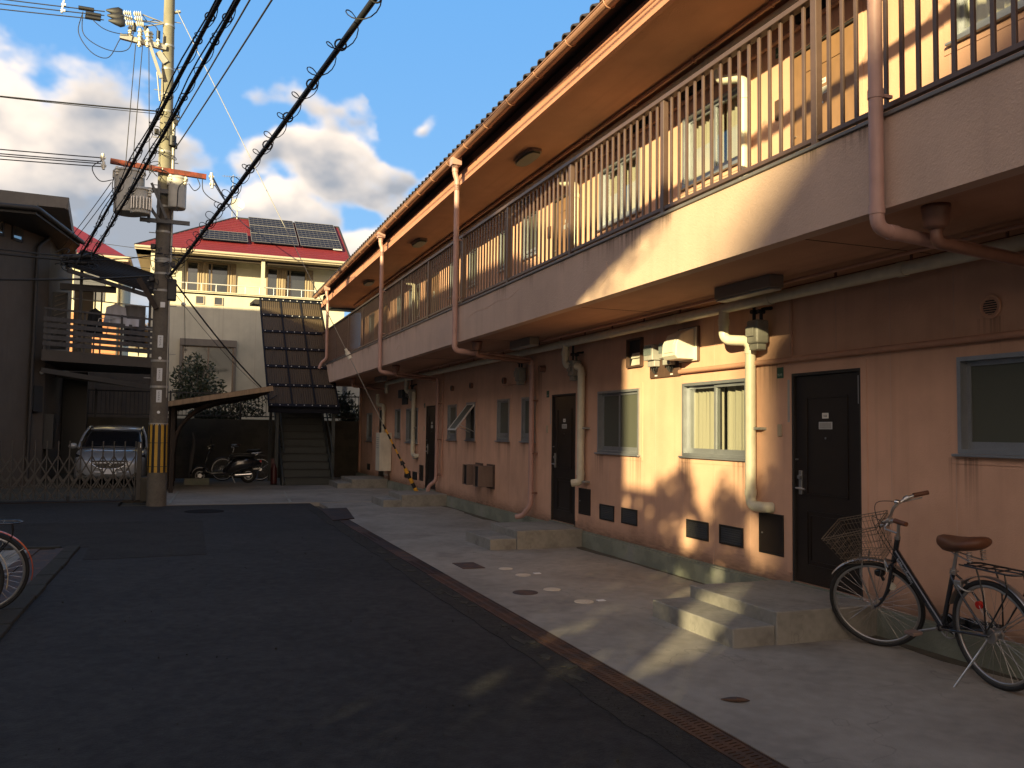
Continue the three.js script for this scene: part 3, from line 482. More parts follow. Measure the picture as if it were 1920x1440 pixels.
// downpipes, waste pipes, gas pipe
{
  const dp = (pts, r = .043) => bent(pts, r, .085, 16), collar = (x, y, z, r = .05) => rod([x, y - .028, z], [x, y + .028, z], r, r, 16);
  const headBox = (z) => [rod([3.87, 5.74, z], [3.87, 5.92, z], .045, .082, 14), bx(3.80, 3.95, 5.80, 5.915, z - .085, z + .085), rod([3.87, 5.7, z], [3.87, 5.75, z], .05, .05, 14)];
  const head = (z) => [...headBox(z), dp([[3.87, 5.75, z], [3.87, 5.66, z], [3.905, 5.58, z], [3.905, 5.40, z]])];
  const run = (z, foot) => {
    const g = [...head(z), dp([[3.905, 5.5, z], [3.905, 2.86, z], [5.215, 2.755, z + .03], ...foot])];
    for (const y of [4.62, 3.70]) { g.push(collar(3.905, y, z, .0475), bx(3.90, 4.03, y - .01, y + .01, z - .012, z + .012)); }
    g.push(collar(3.905, 2.98, z, .048), rod([4.0, 2.853, z], [4.06, 2.848, z + .002], .048, .048, 14));
    part('downpipe', g, M.downpipe, apt);
  };
  run(-4.02, [[5.215, 2.60, -3.99]]);
  run(-12.80, [[5.215, .42, -12.77], [5.13, .24, -12.9], [5.06, .22, -13.0]]);
  run(-18.34, [[5.215, .50, -18.31], [5.06, .36, -18.40], [5.04, .0, -18.40]]);
  part('downpipe', [...head(-26.0), dp([[3.905, 5.5, -26], [3.905, 3.72, -26], [3.76, 3.6, -26.05], [3.7, 3.42, -26.05]]), collar(3.905, 4.6, -26, .0475)], M.downpipe, apt);
  // fixed clamps on the wall runs
  for (const [z, ys] of [[-12.77, [2.1, 1.25, .62]], [-18.31, [2.2, 1.4, .62]]]) for (const y of ys) part('pipe_clamp', bx(5.21, 5.30, y - .012, y + .012, z - .01, z + .07), M.copperBrown, apt);
  // floor outlets with funnels under the balcony
  for (const z of [-3.86, -12.6, -18.1, -23.2]) part('floor_outlet', [lathe([[.0, 0], [.045, 0], [.05, .012], [.072, .02], [.083, .125], [.083, .15], [.0, .15]], 20).translate(4.21, 2.85, z), dp([[4.21, 2.87, z], [4.21, 2.775, z], [5.1, 2.71, z + .01]], .036)], M.copperBrown, apt);
  // white waste pipes
  const pv = [], pr = .052;
  pv.push(bent([[5.1, 2.885, 6], [5.1, 2.875, -23.0], [5.1, 2.60, -23.0]], pr, .09, 16));
  for (let i = 0; i < 15; i++) { const z = 3 - i * 1.6; pv.push(rod([5.1, 2.88, z - .035], [5.1, 2.88, z + .035], pr + .007, pr + .007, 16)); }
  part('waste_pipe', pv, M.pvc, apt);
  part('pipe_hanger', Array.from({ length: 34 }, (_, i) => { const z = 4 - i * .81; return [bx(5.092, 5.108, 2.93, 3.0, z - .008, z + .008), rod([5.1, 2.99, z], [5.1, 3.0, z], .022)]; }).flat(), M.copperBrown, apt);
  const drop = (z, up, lo, foot) => { part('waste_pipe', [bent([[5.1, up, z], [5.1, up - .30, z], [5.225, up - .33, z + .27], [5.225, lo, z + .27], ...foot], pr, .085, 16), ...[up - .12].map((y) => rod([5.1, y - .03, z], [5.1, y + .03, z], pr + .007, pr + .007, 16)), rod([5.225, lo + .10, z + .27], [5.225, lo + .16, z + .27], pr + .007, pr + .007, 16), rod([5.225, up - .46, z + .27], [5.225, up - .41, z + .27], pr + .007, pr + .007, 16)], M.pvc, apt); for (const y of [up - 1.2, up - 1.95]) part('pipe_clamp', bx(5.22, 5.30, y - .012, y + .012, z + .26, z + .42), M.galv, apt); };
  drop(-7.33, 2.86, .90, [[5.225, .90, -6.86], [5.31, .90, -6.83]]);
  drop(-11.22, 2.86, .90, [[5.12, .88, -11.02]]);
  drop(-20.75, 2.86, 1.0, [[5.225, .98, -20.25], [5.31, .98, -20.22]]);
  drop(-24.15, 2.62, 1.55, [[5.225, 1.45, -23.88]]);
  // first floor: waste pipe under the eaves, drops
  part('waste_pipe', [bent([[5.1, 5.555, 6], [5.1, 5.545, -24]], pr, .09, 16), ...Array.from({ length: 14 }, (_, i) => rod([5.1, 5.55, 2.6 - i * 1.7], [5.1, 5.55, 2.68 - i * 1.7], pr + .007, pr + .007, 14))], M.pvc, apt);
  for (const z of [-7.42, -11.45, -20.9]) part('waste_pipe', [bent([[5.1, 5.55, z], [5.1, 5.30, z], [5.225, 5.25, z + .26], [5.225, 3.29, z + .26]], pr, .085, 16), rod([5.225, 5.02, z + .26], [5.225, 5.08, z + .26], pr + .007, pr + .007, 14)], M.pvc, apt);
  part('conduit', [bent([[4.98, 5.605, 6], [4.98, 5.605, -27.5]], .021, .05, 8), ...Array.from({ length: 24 }, (_, i) => bx(4.955, 5.005, 5.578, 5.64, 4 - i * 1.3, 4.02 - i * 1.3)), bent([[4.95, 2.955, 6], [4.95, 2.955, -26]], .016, .05, 8)], M.pinkpipe, apt);
  part('gas_pipe', [bent([[5.262, 2.305, 6], [5.262, 2.305, -8.42]], .026, .05, 12), bent([[5.262, 5.42, 6], [5.262, 5.42, -24]], .022, .05, 10), bent([[5.27, 2.44, -13.9], [5.27, 2.40, -14.05], [5.27, 2.42, -14.25]], .008), bent([[5.27, 2.60, -12.95], [5.27, 2.42, -13.1], [5.27, 2.41, -14.0]], .008), bent([[5.275, 2.98, -6.50], [5.275, 2.32, -6.50]], .009, .02, 8), bent([[5.26, 2.95, -18.05], [5.26, .6, -18.05]], .016, .02, 8)], M.pinkpipe, apt);
}
// louvres, hatches, vents in the wall
function louvre(z0, z1, y0, y1, n = 7) { const g = group('floor_vent', apt); part('frame', frameRect(z0, z1, y0, y1, .018, WX - .012, WX + .004), M.grille, g); part('backing', bx(WX - .002, WX + .003, y0 + .018, y1 - .018, z0 + .018, z1 - .018), M.black, g); const h = (y1 - y0 - .036) / n; for (let i = 0; i < n; i++) { const y = y0 + .018 + h * (i + .5); part('slat', slab([[WX - .010, y - h * .32, z0 + .018], [WX - .010, y - h * .32, z1 - .018], [WX - .003, y + h * .36, z1 - .018], [WX - .003, y + h * .36, z0 + .018]], .002), M.grille, g); } }
louvre(-9.86, -9.45, .44, .64); louvre(-10.48, -10.065, .43, .635); louvre(-8.325, -7.895, .442, .645); louvre(-7.69, -7.28, .452, .652); louvre(-21.55, -20.95, .39, .58, 4); louvre(-20.73, -20.31, .39, .585, 4); louvre(-26.4, -26.0, .37, .56, 4);
for (const [a, b, c, d] of [[-7.022, -6.656, .452, .842], [-11.144, -10.77, .442, .808], [-20.07, -19.72, .402, .77]]) { const h = group('service_hatch', apt); part('frame', frameRect(a, b, c, d, .014, WX - .010, WX + .004), M.grille, h); part('leaf', rbx(WX - .007, WX + .003, c + .015, d - .015, a + .015, b - .015, .003), M.door, h); part('latch', rod([WX - .013, (c + d) / 2, a + .05], [WX, (c + d) / 2, a + .05], .009), M.dull, h); }
{
  const v = group('round_vent', apt), c = [2.523, -4.40];
  part('ring', [new THREE.TorusGeometry(.078, .009, 8, 36).rotateY(Math.PI / 2).translate(WX - .012, ...c), rod([WX - .011, ...c], [WX, ...c], .076, .08, 32)], M.wall, v); part('backing', rod([WX - .0125, ...c], [WX - .0115, ...c], .056, .056, 28), M.black, v);
  for (let i = -3; i <= 3; i++) { const y = i * .0165, w = Math.sqrt(.058 ** 2 - y * y); part('slat', beam([WX - .018, c[0] + y, c[1] - w], [WX - .018, c[0] + y, c[1] + w], .009, .005), M.wall, v); }
  for (const z of [-17.4, -16.1, -14.22]) { const q = group('pipe_cowl', apt); part('cowl', [rod([WX - .055, 2.5, z], [WX, 2.5, z], .062, .055, 18)], M.copperBrown, q); part('backing', rod([WX - .058, 2.5, z], [WX - .0555, 2.5, z], .047, .047, 18), M.black, q); }
}
// flue boxes
for (const [a, b] of [[-15.73, -15.47], [-15.06, -14.80]]) { const f = group('flue_box', apt); part('back_plate', rbx(WX - .012, WX, .54, .99, a - .09, b + .09, .003), M.brown, f); part('casing_box', [bx(5.0, WX - .012, .58, .59, a, b), bx(5.0, WX - .012, .95, .96, a, b), bx(5.0, WX - .012, .59, .95, a, a + .01), bx(5.0, WX - .012, .59, .95, b - .01, b)], M.brownBox, f); part('opening', bx(5.03, 5.04, .59, .95, a + .01, b - .01), M.black, f); }
// rain streaks and splash dirt
{
  const st = (x, z, y, w, h, m) => part('stain', new THREE.PlaneGeometry(w, h).rotateY(-Math.PI / 2).translate(x, y - h / 2, z), m, apt, { uv: true });
  for (const [a, b, s] of WINS) { st(WX - .0085, a + .05, s - .03, .34, .75, M.drip); st(WX - .0087, b - .08, s - .03, .4, .95, M.drip); }
  st(WX - .0086, -15.6, .545, .5, .34, M.drip); st(WX - .0086, -14.92, .545, .5, .34, M.drip); st(WX - .0086, -12.7, 2.6, .5, 1.6, M.dripRust); st(WX - .0086, -6.85, 2.3, .4, .7, M.drip); st(WX - .0086, -4.4, 2.45, .26, .5, M.drip);
  for (let i = 0; i < 16; i++) part('stain', new THREE.PlaneGeometry(2, .42).rotateY(-Math.PI / 2).translate(WX - .0032, .425, -26.8 + i * 2 - (i % 2) * .01), M.splash, apt, { uv: true });
  const R = rng(404); for (let i = 0; i < 34; i++) { const z = -27 + 25 * R(), w = .15 + .5 * R(), h = .2 + .32 * R(); part('stain', new THREE.PlaneGeometry(w, h).rotateY(-Math.PI / 2).translate(3.9685 - i * .00002, 3.558 - h / 2, z), M.drip, apt, { uv: true }); }
  part('crack', [[[-12.3, 3.33], [-11.9, 3.37], [-11.5, 3.35], [-11.0, 3.40], [-10.6, 3.37], [-10.2, 3.44]], [[-7.9, 3.1], [-7.7, 3.22], [-7.75, 3.35]], [[-17.2, 3.2], [-16.8, 3.3], [-16.5, 3.28]]].map((c) => sweep(curve(c.map(([z, y]) => [3.9695, y, z]), 30), .0022, 4)), M.seal, apt);
  part('ceiling_joint', [-1.2, -4.9, -8.6, -12.3, -16, -19.7, -23.4].map((z) => bx(4.09, 5.28, 2.9975, 3.0005, z - .004, z + .004)), M.under, apt, { kind: 'stuff' });
}
// kitchen hood, recessed fan, meters by window of flat 104
{
  const h = group('vent_hood', apt), a = -8.42, b = -8.09;
  part('back_plate', [rbx(WX - .03, WX, 2.405, 2.80, a - .06, b + .03, .008), ], M.brown, h);
  part('hood', [prism([[WX - .03, 2.44], [WX - .24, 2.44], [WX - .27, 2.47], [WX - .26, 2.60], [WX - .20, 2.70], [WX - .07, 2.76], [WX - .03, 2.765]], b - a - .06, 'z', a + .02, .012), rbx(WX - .04, WX - .028, 2.412, 2.79, a - .02, b + .012, .005), prism([[WX - .282, 2.50], [WX - .278, 2.59], [WX - .225, 2.675], [WX - .235, 2.68], [WX - .29, 2.59], [WX - .29, 2.50]], b - a - .14, 'z', a + .07)], M.hood, h);
  const s = group('fan_recess', apt); part('frame', frameRect(-9.685, -9.31, 2.43, 2.795, .022, WX - .045, WX + .01), M.brown, s); part('backing', bx(WX - .004, WX - .001, 2.45, 2.775, -9.665, -9.33), M.black, s); part('flap', [slab([[WX - .03, 2.455, -9.58], [WX - .03, 2.455, -9.34], [WX - .012, 2.535, -9.34], [WX - .012, 2.535, -9.58]], .004), slab([[WX - .03, 2.545, -9.58], [WX - .03, 2.545, -9.34], [WX - .012, 2.61, -9.34], [WX - .012, 2.61, -9.58]], .004)], M.hood, s);
  const m = group('electric_meters', apt); part('mounting_board', [rbx(WX - .03, WX, 2.265, 2.62, -9.11, -8.44, .004), bx(WX - .033, WX - .029, 2.27, 2.615, -8.779, -8.771)], M.brown, m);
  for (const z of [-8.95, -8.60]) { part('meter_case', [rbx(WX - .15, WX - .03, 2.47, 2.66, z - .105, z + .105, .012, 2), rbx(WX - .11, WX - .03, 2.395, 2.468, z - .085, z + .085, .01)], M.meter, m); part('meter_glass', rbx(WX - .165, WX - .151, 2.53, 2.645, z - .085, z + .085, .006), M.meterGlass, m); part('terminal_wire', [[-.06, .03], [-.02, .01], [.02, .04], [.06, .02]].map(([d, e]) => bent([[WX - .06, 2.395, z + d], [WX - .06, 2.36, z + d], [WX - .045, 2.33 - e * .3, z + d * .3 - .01], [WX - .03, 2.325, z + d * .3]], .006, .015, 6)), M.black, m); part('seal_label', rbx(WX - .034, WX - .03, 2.283, 2.298, z - .035, z + .02, .001), M.white, m); }
  // further flats: same gear, its shade painted in as black
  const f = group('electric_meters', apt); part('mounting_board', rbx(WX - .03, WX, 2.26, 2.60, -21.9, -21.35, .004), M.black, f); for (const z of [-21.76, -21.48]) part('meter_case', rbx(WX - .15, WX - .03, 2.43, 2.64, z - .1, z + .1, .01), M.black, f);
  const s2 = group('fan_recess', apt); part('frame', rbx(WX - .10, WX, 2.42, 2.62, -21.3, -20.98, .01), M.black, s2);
}
// gas meters on the wall
function gasMeter(z, y, x = 5.17) { const g = group('gas_meter', apt); part('case', [rbx(x - .075, x + .075, y - .12, y + .11, z - .085, z + .085, .025, 3), rbx(x - .05, x + .06, y - .18, y - .12, z - .07, z + .06, .01), rbx(x - .092, x - .084, y - .05, y + .05, z - .07, z + .05, .004)], M.gasCase, g); for (const v of [[bent([[x, y + .10, z - .055], [x, y + .24, z - .055], [x, y + .36, z - .055]], .017, .02, 8), rod([x - .035, y + .20, z - .055], [x + .035, y + .20, z - .055], .022)], [bent([[x, y + .10, z + .055], [x, y + .21, z + .055], [x + .12, y + .23, z + .06]], .017, .03, 8), rod([x - .035, y + .19, z + .055], [x + .035, y + .19, z + .055], .022)]]) part('valve', v, M.black, g); }
gasMeter(-6.87, 2.60); gasMeter(-11.1, 2.52, 5.19); gasMeter(-13.25, 2.56, 5.2); gasMeter(-20.55, 2.5, 5.2);
part('pipe_cowl', [rod([5.2, 2.6, -12.45], [5.3, 2.6, -12.45], .05, .06, 14)], M.copperBrown, apt);
// address plates, strip sign, bell push by each door
for (const [a] of DOORS) {
  const green = lettering(.085, .1, (x, w, h) => { x.fillStyle = '#b9c4b4'; x.font = 'bold ' + h * .36 + 'px sans-serif'; x.textAlign = 'center'; x.fillText('11-11', w / 2, h * .84, w * .84); x.font = 'bold ' + h * .3 + 'px sans-serif'; x.fillText('コーポ', w / 2, h * .38, w * .8); }, '#174a3a', 256);
  for (const o of [0, F2 + .06]) { const g = group('address_plate', apt); part('plate', rbx(WX - .006, WX, 2.14 + o, 2.245 + o, a - .21, a - .12, .002), M.green, g); part('plate_print', new THREE.PlaneGeometry(.085, .1).rotateY(-Math.PI / 2).translate(WX - .0075, 2.1925 + o, a - .165), green, g, { uv: true }); }
  part('bell_push', rbx(WX - .015, WX, 1.585, 1.70, a - .20, a - .14, .006), M.beige, apt);
  part('door_tag', [rbx(WX - .004, WX, 2.205, 2.225, a - .01, a + .04, .001)], M.hood, apt);
  part('door_tag', [rbx(WX - .008, WX, 1.72, 2.12, a - .055, a - .025, .002)], M.meter, apt, { label: 'narrow grey upright strip sign beside the door' });
  part('intercom', [rbx(WX - .03, WX, 4.66, 4.85, a - .2, a - .1, .006)], M.brown, apt);
}
for (const z of [-9.4, -8.2, -6.2, -13.4, -20.8]) part('fan_recess', rbx(WX - .06, WX, 5.46, 5.63, z - .19, z + .19, .01), M.black, apt);
// entrance steps
function steps(z0, z1, label, lowFar) {
  const s = thing('entrance_steps', label, 'steps', 'concrete entrance steps'); const R = rng(Math.round(-z0 * 10));
  part('landing', rbx(4.245, 5.232, -.04, .253, z0, z1, .012, 2), M.stepTop, s);
  part('step', rbx(3.865, 4.245, -.04, .15, z0 + (lowFar ? .05 : .0), z1 - .02, .012, 2), M.stepTop, s);
}
steps(-6.62, -5.42, 'concrete entrance steps behind the black bicycle, before door 104'); steps(-11.95, -10.87, 'concrete entrance steps below door 103, before the slim windows'); steps(-18.72, -17.5, 'concrete entrance steps beside the striped guy wire sleeve'); steps(-25.0, -23.2, 'concrete entrance step below the white water heater');
// hung on the building
{
  const lamp = (pos, label, name = 'ceiling_lamp') => { const l = thing(name, label, 'ceiling lamp', 'fluorescent lamps under the balcony', pos); part('housing', rbx(-.075, .075, -.115, 0, -.42, .42, .01, 2), mat([.20, .17, .14], { rough: .6 }), l); part('diffuser', rbx(-.06, .06, -.135, -.1155, -.41, .41, .008, 2), M.meter, l); return l; };
  lamp([4.78, 3.0, -6.50], 'dark slanted ceiling lamp under the balcony near door 104'); lamp([4.76, 3.0, -12.0], 'dark ceiling lamp under the balcony near the long downpipe'); lamp([4.76, 3.0, -22.2], 'dark ceiling lamp under the balcony near the white water heater');
  const l2 = (z, label) => { const l = thing('ceiling_lamp', label, 'ceiling lamp', 'oval lamps under the eaves', [4.55, 5.64, z]); const o = Array.from({ length: 24 }, (_, k) => { const a = k / 24 * 6.283; return [.12 * Math.sign(Math.cos(a)) * Math.abs(Math.cos(a)) ** .6, .36 * Math.sign(Math.sin(a)) * Math.abs(Math.sin(a)) ** .6]; }); part('housing', prism(o, .045, 'y', -.045), M.brownBox, l); part('diffuser', prism(o.map(([x, z2]) => [x * .86, z2 * .93]), .03, 'y', -.075), M.frost, l); };
  l2(-11.4, 'oval lamp under the eaves beyond the nearest tall downpipe'); l2(-17.6, 'oval lamp under the eaves near the second tall downpipe'); l2(-23, 'oval lamp under the eaves by the stair end');
  const wh = thing('water_heater', 'white wall-hung water heater at the far end beside door 101', 'water heater', null, [5.12, 1.0, -23.3]);
  part('case', rbx(-.17, .17, -.52, .52, -.24, .24, .012, 2), M.hood, wh); part('louvre', Array.from({ length: 6 }, (_, i) => bx(-.176, -.168, .1 + i * .055, .12 + i * .055, -.14, .14)), M.meter, wh); part('connector', [bent([[0, -.52, .1], [0, -.62, .1], [.1, -.64, .12]], .02, .03, 8)], M.galv, wh);
  const pp = thing('folded_pushchair', 'dark folded pushchair standing upstairs behind the railing by the sunlit door', 'pushchair', null, [4.9, 3.29, -6.75]);
  part('frame', [rod([0, .1, -.15], [.05, .8, .1], .014), rod([.2, .1, -.15], [.2, .8, .1], .014), rod([0, .1, .2], [.05, .75, -.15], .014), rod([.2, .1, .2], [.2, .75, -.15], .014)], M.darkTrim, pp); part('seat', rbx(.0, .2, .3, .5, -.1, .1, .04, 2), M.clothDark, pp); part('wheel', [[0, -.15], [.2, -.15], [0, .2], [.2, .2]].map(([x, z]) => new THREE.TorusGeometry(.075, .02, 8, 20).rotateY(Math.PI / 2).translate(x, .1, z)), M.rubber, pp);
}
// ================================================================ houses, tree and added shade blocks beside and behind the viewpoint (they shade the lane)
{
  const h = thing('neighbouring_house', 'pale two-storey house across the lane, out of the picture', 'house');
  const o = [[3.81, 0], [3.81, 7.6], [3.0, 8.0], [-.3, 9.1], [-7.8, 9.22], [-17.8, 8.92], [-23.8, 8.7], [-23.8, 0]];
  part('wall', prism(o, 7, 'x', -15.03), M.neighbour, h);
  part('eaves', bx(-15, -8.03, 7.577, 7.86, 2.6, 5.80), M.neighbour, h);
  for (let i = 0; i < 4; i++) part('window', rbx(-8.03, -8.0, 3.4, 4.6, -3 - i * 4, -1.4 - i * 4, .01), M.mirror, h);
  const f = thing('balcony_frame', 'timber drying frame beside the pale house across the lane', 'frame');
  for (const z of [4.05, 4.30, 4.62]) part('post', bx(-8.1, -7.98, 0, 5.18, z - .045, z + .045), M.timber, f);
  part('rail', [bx(-8.1, -7.98, 5.18, 5.30, 3.8, 4.75), beam([-8.04, 4.8, 3.8], [-8.04, 5.26, 4.6], .1, .07)], M.timber, f);
  { const R = rng(12), g = []; for (let i = 0; i < 60; i++) { const k = Math.floor(i / 10), c = V(-8.1 - k * .28 - .16 * R(), 7.6 - .02 - .34 * R() * R(), 5.80 + .12 * (R() - .4)), L = .035 + .04 * R(), a = V(R() - .5, R() - .5, R() - .5).normalize().multiplyScalar(L), b2 = a.clone().cross(V(R() - .5, R() - .5, R() - .5)).normalize().multiplyScalar(L * .6), q = (s, t) => c.clone().addScaledVector(a, s).addScaledVector(b2, t).toArray(); g.push(slab([q(1, 0), q(0, 1), q(-1, 0), q(0, -1)], .002)); } part('creeper', g, M.leafDark, h, { kind: 'stuff' }); }
  const b = thing('added_shade_tower', 'tall pale block added far behind the viewpoint to cast soft shade', 'apartment building');  // added out of view, outline shaped to cast the soft shade edge
  const q = [[40.47, 0], [40.45, 16.3], [40.08, 17.75], [43.7, 20.55], [52, 21.6], [96, 21.6], [96, 0]], r = (d) => q.map(([z, y]) => [-41 - d, y, z + 1.02 * d]);
  part('wall', loft([r(0), r(10)]), M.neighbour, b);
  // leafy tree over the added wall: its gaps let the last sun through
  const t = thing('garden_tree', 'dense garden tree behind the viewpoint, shading the apartment wall', 'tree');
  const R = rng(2024), pos = [], nor = [], holes = [[-6.02, .05, .29, .44, .55], [-6.22, -.22, .16, .13, 0], [-5.62, .95, .34, .26, 0], [-5.75, .42, .10, .12, 0], [-7.55, -.42, .13, .07, 0], [-7.32, -.28, .10, .06, 0], [-7.72, .08, .12, .06, 0], [-7.38, -.70, .14, .06, 0], [-7.15, -.52, .08, .05, 0], [-7.05, .42, .07, .07, 0], [-6.75, .2, .08, .08, 0], [-6.55, .32, .12, .07, 0], [-6.95, .88, .16, .22, .2], [-7.9, -.25, .08, .05, 0], [-6.35, .55, .08, .1, 0]];
  const top = (z) => 1.36 + .16 * Math.sin(z * 5.1 + 1) + .12 * Math.sin(z * 9.7) + .22 * Math.exp(-(((z + 7.02) / .3) ** 2)) + .5 * sstep(-5.9, -5.4, z) - .5 * sstep(-7.9, -8.5, z);
  let n = 0;
  while (n < 15000) {
    const x = -8.2 + 2.4 * R(), s = 3.97 - x, ez = -8.6 + 4.6 * R(), ey = -2.9 + 5.2 * R(), tp = top(ez);
    if (ey > tp + (R() - .75) * .35) continue;
    if (holes.some(([a, b2, p, q2, sk]) => { const u = ez - a - sk * (ey - b2), v = ey - b2; return (u / p) ** 2 + (v / q2) ** 2 < .75 + .5 * R(); })) continue;
    n++;
    const c = V(x, ey + .33 * s, ez + 1.02 * s); if (c.y < .2) continue;
    const d = V(R() - .5, R() - .5, R() - .5).normalize(), e = d.clone().cross(V(R() - .5, R() - .5, R() - .5)).normalize(), L = .055 + .04 * R(), W = L * .55;
    const P = [c.clone().addScaledVector(d, L), c.clone().addScaledVector(e, W), c.clone().addScaledVector(d, -L), c.clone().addScaledVector(e, -W)], N = d.clone().cross(e);
    for (const k of [0, 1, 2, 0, 2, 3]) { pos.push(P[k].x, P[k].y, P[k].z); nor.push(N.x, N.y, N.z); }
  }
  const g = new THREE.BufferGeometry(); g.setAttribute('position', new THREE.Float32BufferAttribute(pos, 3)); g.setAttribute('normal', new THREE.Float32BufferAttribute(nor, 3));
  part('crown', g, M.leafDark, t, { kind: 'stuff' }); part('trunk', sweep(curve([[-7.2, 0, 5], [-7.25, 1.4, 5.05], [-7.1, 2.8, 4.9], [-7.2, 4, 5.1]], 10), (k) => .14 - .08 * k, 10), M.bark, t);
  tag(part('added_shade_wall', bx(-8.0, -7.85, 0, 1.9, 3.85, 16), M.retain, scene), 'plain wall added behind the viewpoint to stop low sun under the dense tree', 'wall');  // added out of view to stop sun leaking below the crown
}
// ================================================================ grey house with timber balcony, beyond the gate
{
  const h = thing('grey_house', 'dark grey-brown house with slatted timber balcony beyond the folding gate', 'house');
  const A = [-4.95, -21.5], B = [-3.42, -24.75], cr = (p, y) => [p[0], y, p[1]];
  // side wall seen along the lane, then the front of the carport and the upper storey behind
  part('wall', [slab([cr(A, 0), cr(B, 0), cr(B, 6.45), cr(A, 6.45)], .2), slab([[-3.42, 0, -24.75], [-3.42, 0, -29.4], [-3.42, 6.45, -29.4], [-3.42, 6.45, -24.75]], .2), slab([[-7.8, 0, -21.5], [-4.95, 0, -21.5], [-4.95, 6.45, -21.5], [-7.8, 6.45, -21.5]], .2), bx(-7.8, -7.6, 0, 6.9, -29.4, -21.7), bx(-7.6, -3.6, 0, 6.9, -29.4, -29.2)], M.grayHouse, h);
  part('attic_wall', [bx(-7.8, -3.75, 6.6, 7.32, -29.3, -24.6)], M.grayTrim, h); part('added_shadow_block', bx(-11, -6.38, 0, 9.17, -24.8, -21.0), M.grayHouse, h);  // tall side block added out of view to shade the cream house
  // lower eaves: soffit, gutter and roof edge
  const E = [[-7.9, 6.42, -21.9], [-3.35, 6.42, -21.9], [-2.80, 6.42, -25.3], [-3.4, 6.42, -27.5], [-7.9, 6.42, -27.5]];
  part('eaves', [poly([E.slice().reverse(), E.map(([x, y, z]) => [x, y + .18, z])]), ...[0, 1, 2].map((i) => slab([E[i], E[i + 1], [E[i + 1][0], E[i + 1][1] + .18, E[i + 1][2]], [E[i][0], E[i][1] + .18, E[i][2]]], .03))], M.darkTrim, h);
  part('gutter', bent([[-7.9, 6.54, -21.84], [-3.30, 6.54, -21.84], [-2.74, 6.52, -25.3]], .06, .1, 10), M.darkTrim, h);
  part('roof', [slab([[-7.9, 6.62, -21.9], [-3.35, 6.62, -21.9], [-3.55, 7.1, -24.9], [-7.9, 7.1, -24.9]], .06), slab([[-3.35, 6.62, -21.9], [-2.8, 6.62, -25.3], [-3.5, 7.05, -25.3], [-3.55, 7.1, -24.9]], .05)], M.roofTile, h);
  // roof of the upper storey: pale verge in front, dark rake running back
  part('roof', [poly([[[-7.9, 7.68, -24.9], [-3.08, 7.58, -24.9], [-3.36, 7.12, -29.5], [-7.9, 7.25, -29.5]]])], M.roofTile, h);
  part('verge', [slab([[-7.9, 7.33, -24.88], [-3.10, 7.31, -24.88], [-3.06, 7.60, -24.88], [-7.9, 7.70, -24.88]], .14), slab([[-3.06, 7.29, -24.9], [-3.34, 6.86, -29.5], [-3.34, 7.14, -29.5], [-3.06, 7.60, -24.9]], .08), poly([[[-7.9, 7.32, -24.9], [-3.75, 7.31, -24.9], [-3.75, 6.88, -29.5], [-7.9, 6.88, -29.5]], [[-3.75, 7.31, -24.9], [-3.06, 7.30, -24.9], [-3.34, 6.87, -29.5], [-3.75, 6.87, -29.5]]])], M.grayTrim, h);
  // windows up under the eaves, on the lane wall
  const dir = V(B[0] - A[0], 0, B[1] - A[1]).normalize(), out = V(-dir.z, 0, dir.x).multiplyScalar(1);
  const onWall = (t, y, off) => [A[0] + dir.x * t + out.x * off, y, A[1] + dir.z * t + out.z * off];
  for (const [t0, t1] of [[1.15, 1.75], [2.05, 2.45]]) { const w = group('window', h); part('frame', [[t0, t1, 6.08, 6.14], [t0, t1, 6.44, 6.5], [t0, t0 + .05, 6.08, 6.5], [t1 - .05, t1, 6.08, 6.5]].map(([p, q, r, s]) => slab([onWall(p, r, .04), onWall(q, r, .04), onWall(q, s, .04), onWall(p, s, .04)], .06)), M.darkTrim, w); part('pane', slab([onWall(t0 + .04, 6.13, .03), onWall(t1 - .04, 6.13, .03), onWall(t1 - .04, 6.46, .03), onWall(t0 + .04, 6.46, .03)], .01), mat([.35, .36, .35], { rough: .05, metal: .85 }), w); }
  part('downpipe', bent([onWall(3.3, 6.4, .15), onWall(2.95, 6.1, .09), onWall(2.9, .3, .09)], .05, .1, 10), M.darkTrim, h);
  part('meter_cabinet', [slab([onWall(3.0, 1.95, .12), onWall(3.35, 1.95, .12), onWall(3.35, 2.6, .12), onWall(3.0, 2.6, .12)], .14)], M.darkTrim, h);
  part('wall_lamp', [new THREE.SphereGeometry(.05, 12, 8).translate(...onWall(3.3, 2.95, .1))], M.aluLight, h);
  // balcony over the parking place
  const bal = group('balcony', h), F = (x, y) => [x, y, mix(-24.0, -24.7, (x + 3.4) / 2.6)];
  part('floor', slab([F(-3.4, 3.42), F(-.82, 3.38), [-.82, 3.38, -28.0], [-3.4, 3.42, -28.0]], .2), M.darkTrim, bal);
  part('edge_beam', [beam(F(-3.42, 3.36), F(-.80, 3.31), .1, .27)], mat([.085, .07, .056], { map: 'grime', size: .9, rough: .8 }), bal);
  for (let i = 0; i < 5; i++) part('slat', beam(F(-3.4, 3.66 + i * .155), F(-.80, 3.60 + i * .155), .03, .108), M.deck, bal);
  part('handrail', beam(F(-3.4, 4.54), F(-.80, 4.47), .05, .045), M.deck, bal);
  for (const x of [-3.36, -2.5, -1.65, -.84]) part('post', beam([F(x, 0)[0], 3.4, F(x, 0)[2] - .04], [F(x, 0)[0], 4.53, F(x, 0)[2] - .04], .05, .05), M.deck, bal);
  for (let i = 0; i < 5; i++) part('slat', beam([-.79, 3.60 + i * .155, -24.72], [-.62, 3.6 + i * .155, -28.0], .03, .108), M.deck, bal);
  part('handrail', beam([-.79, 4.47, -24.72], [-.62, 4.47, -28.0], .05, .045), M.deck, bal);
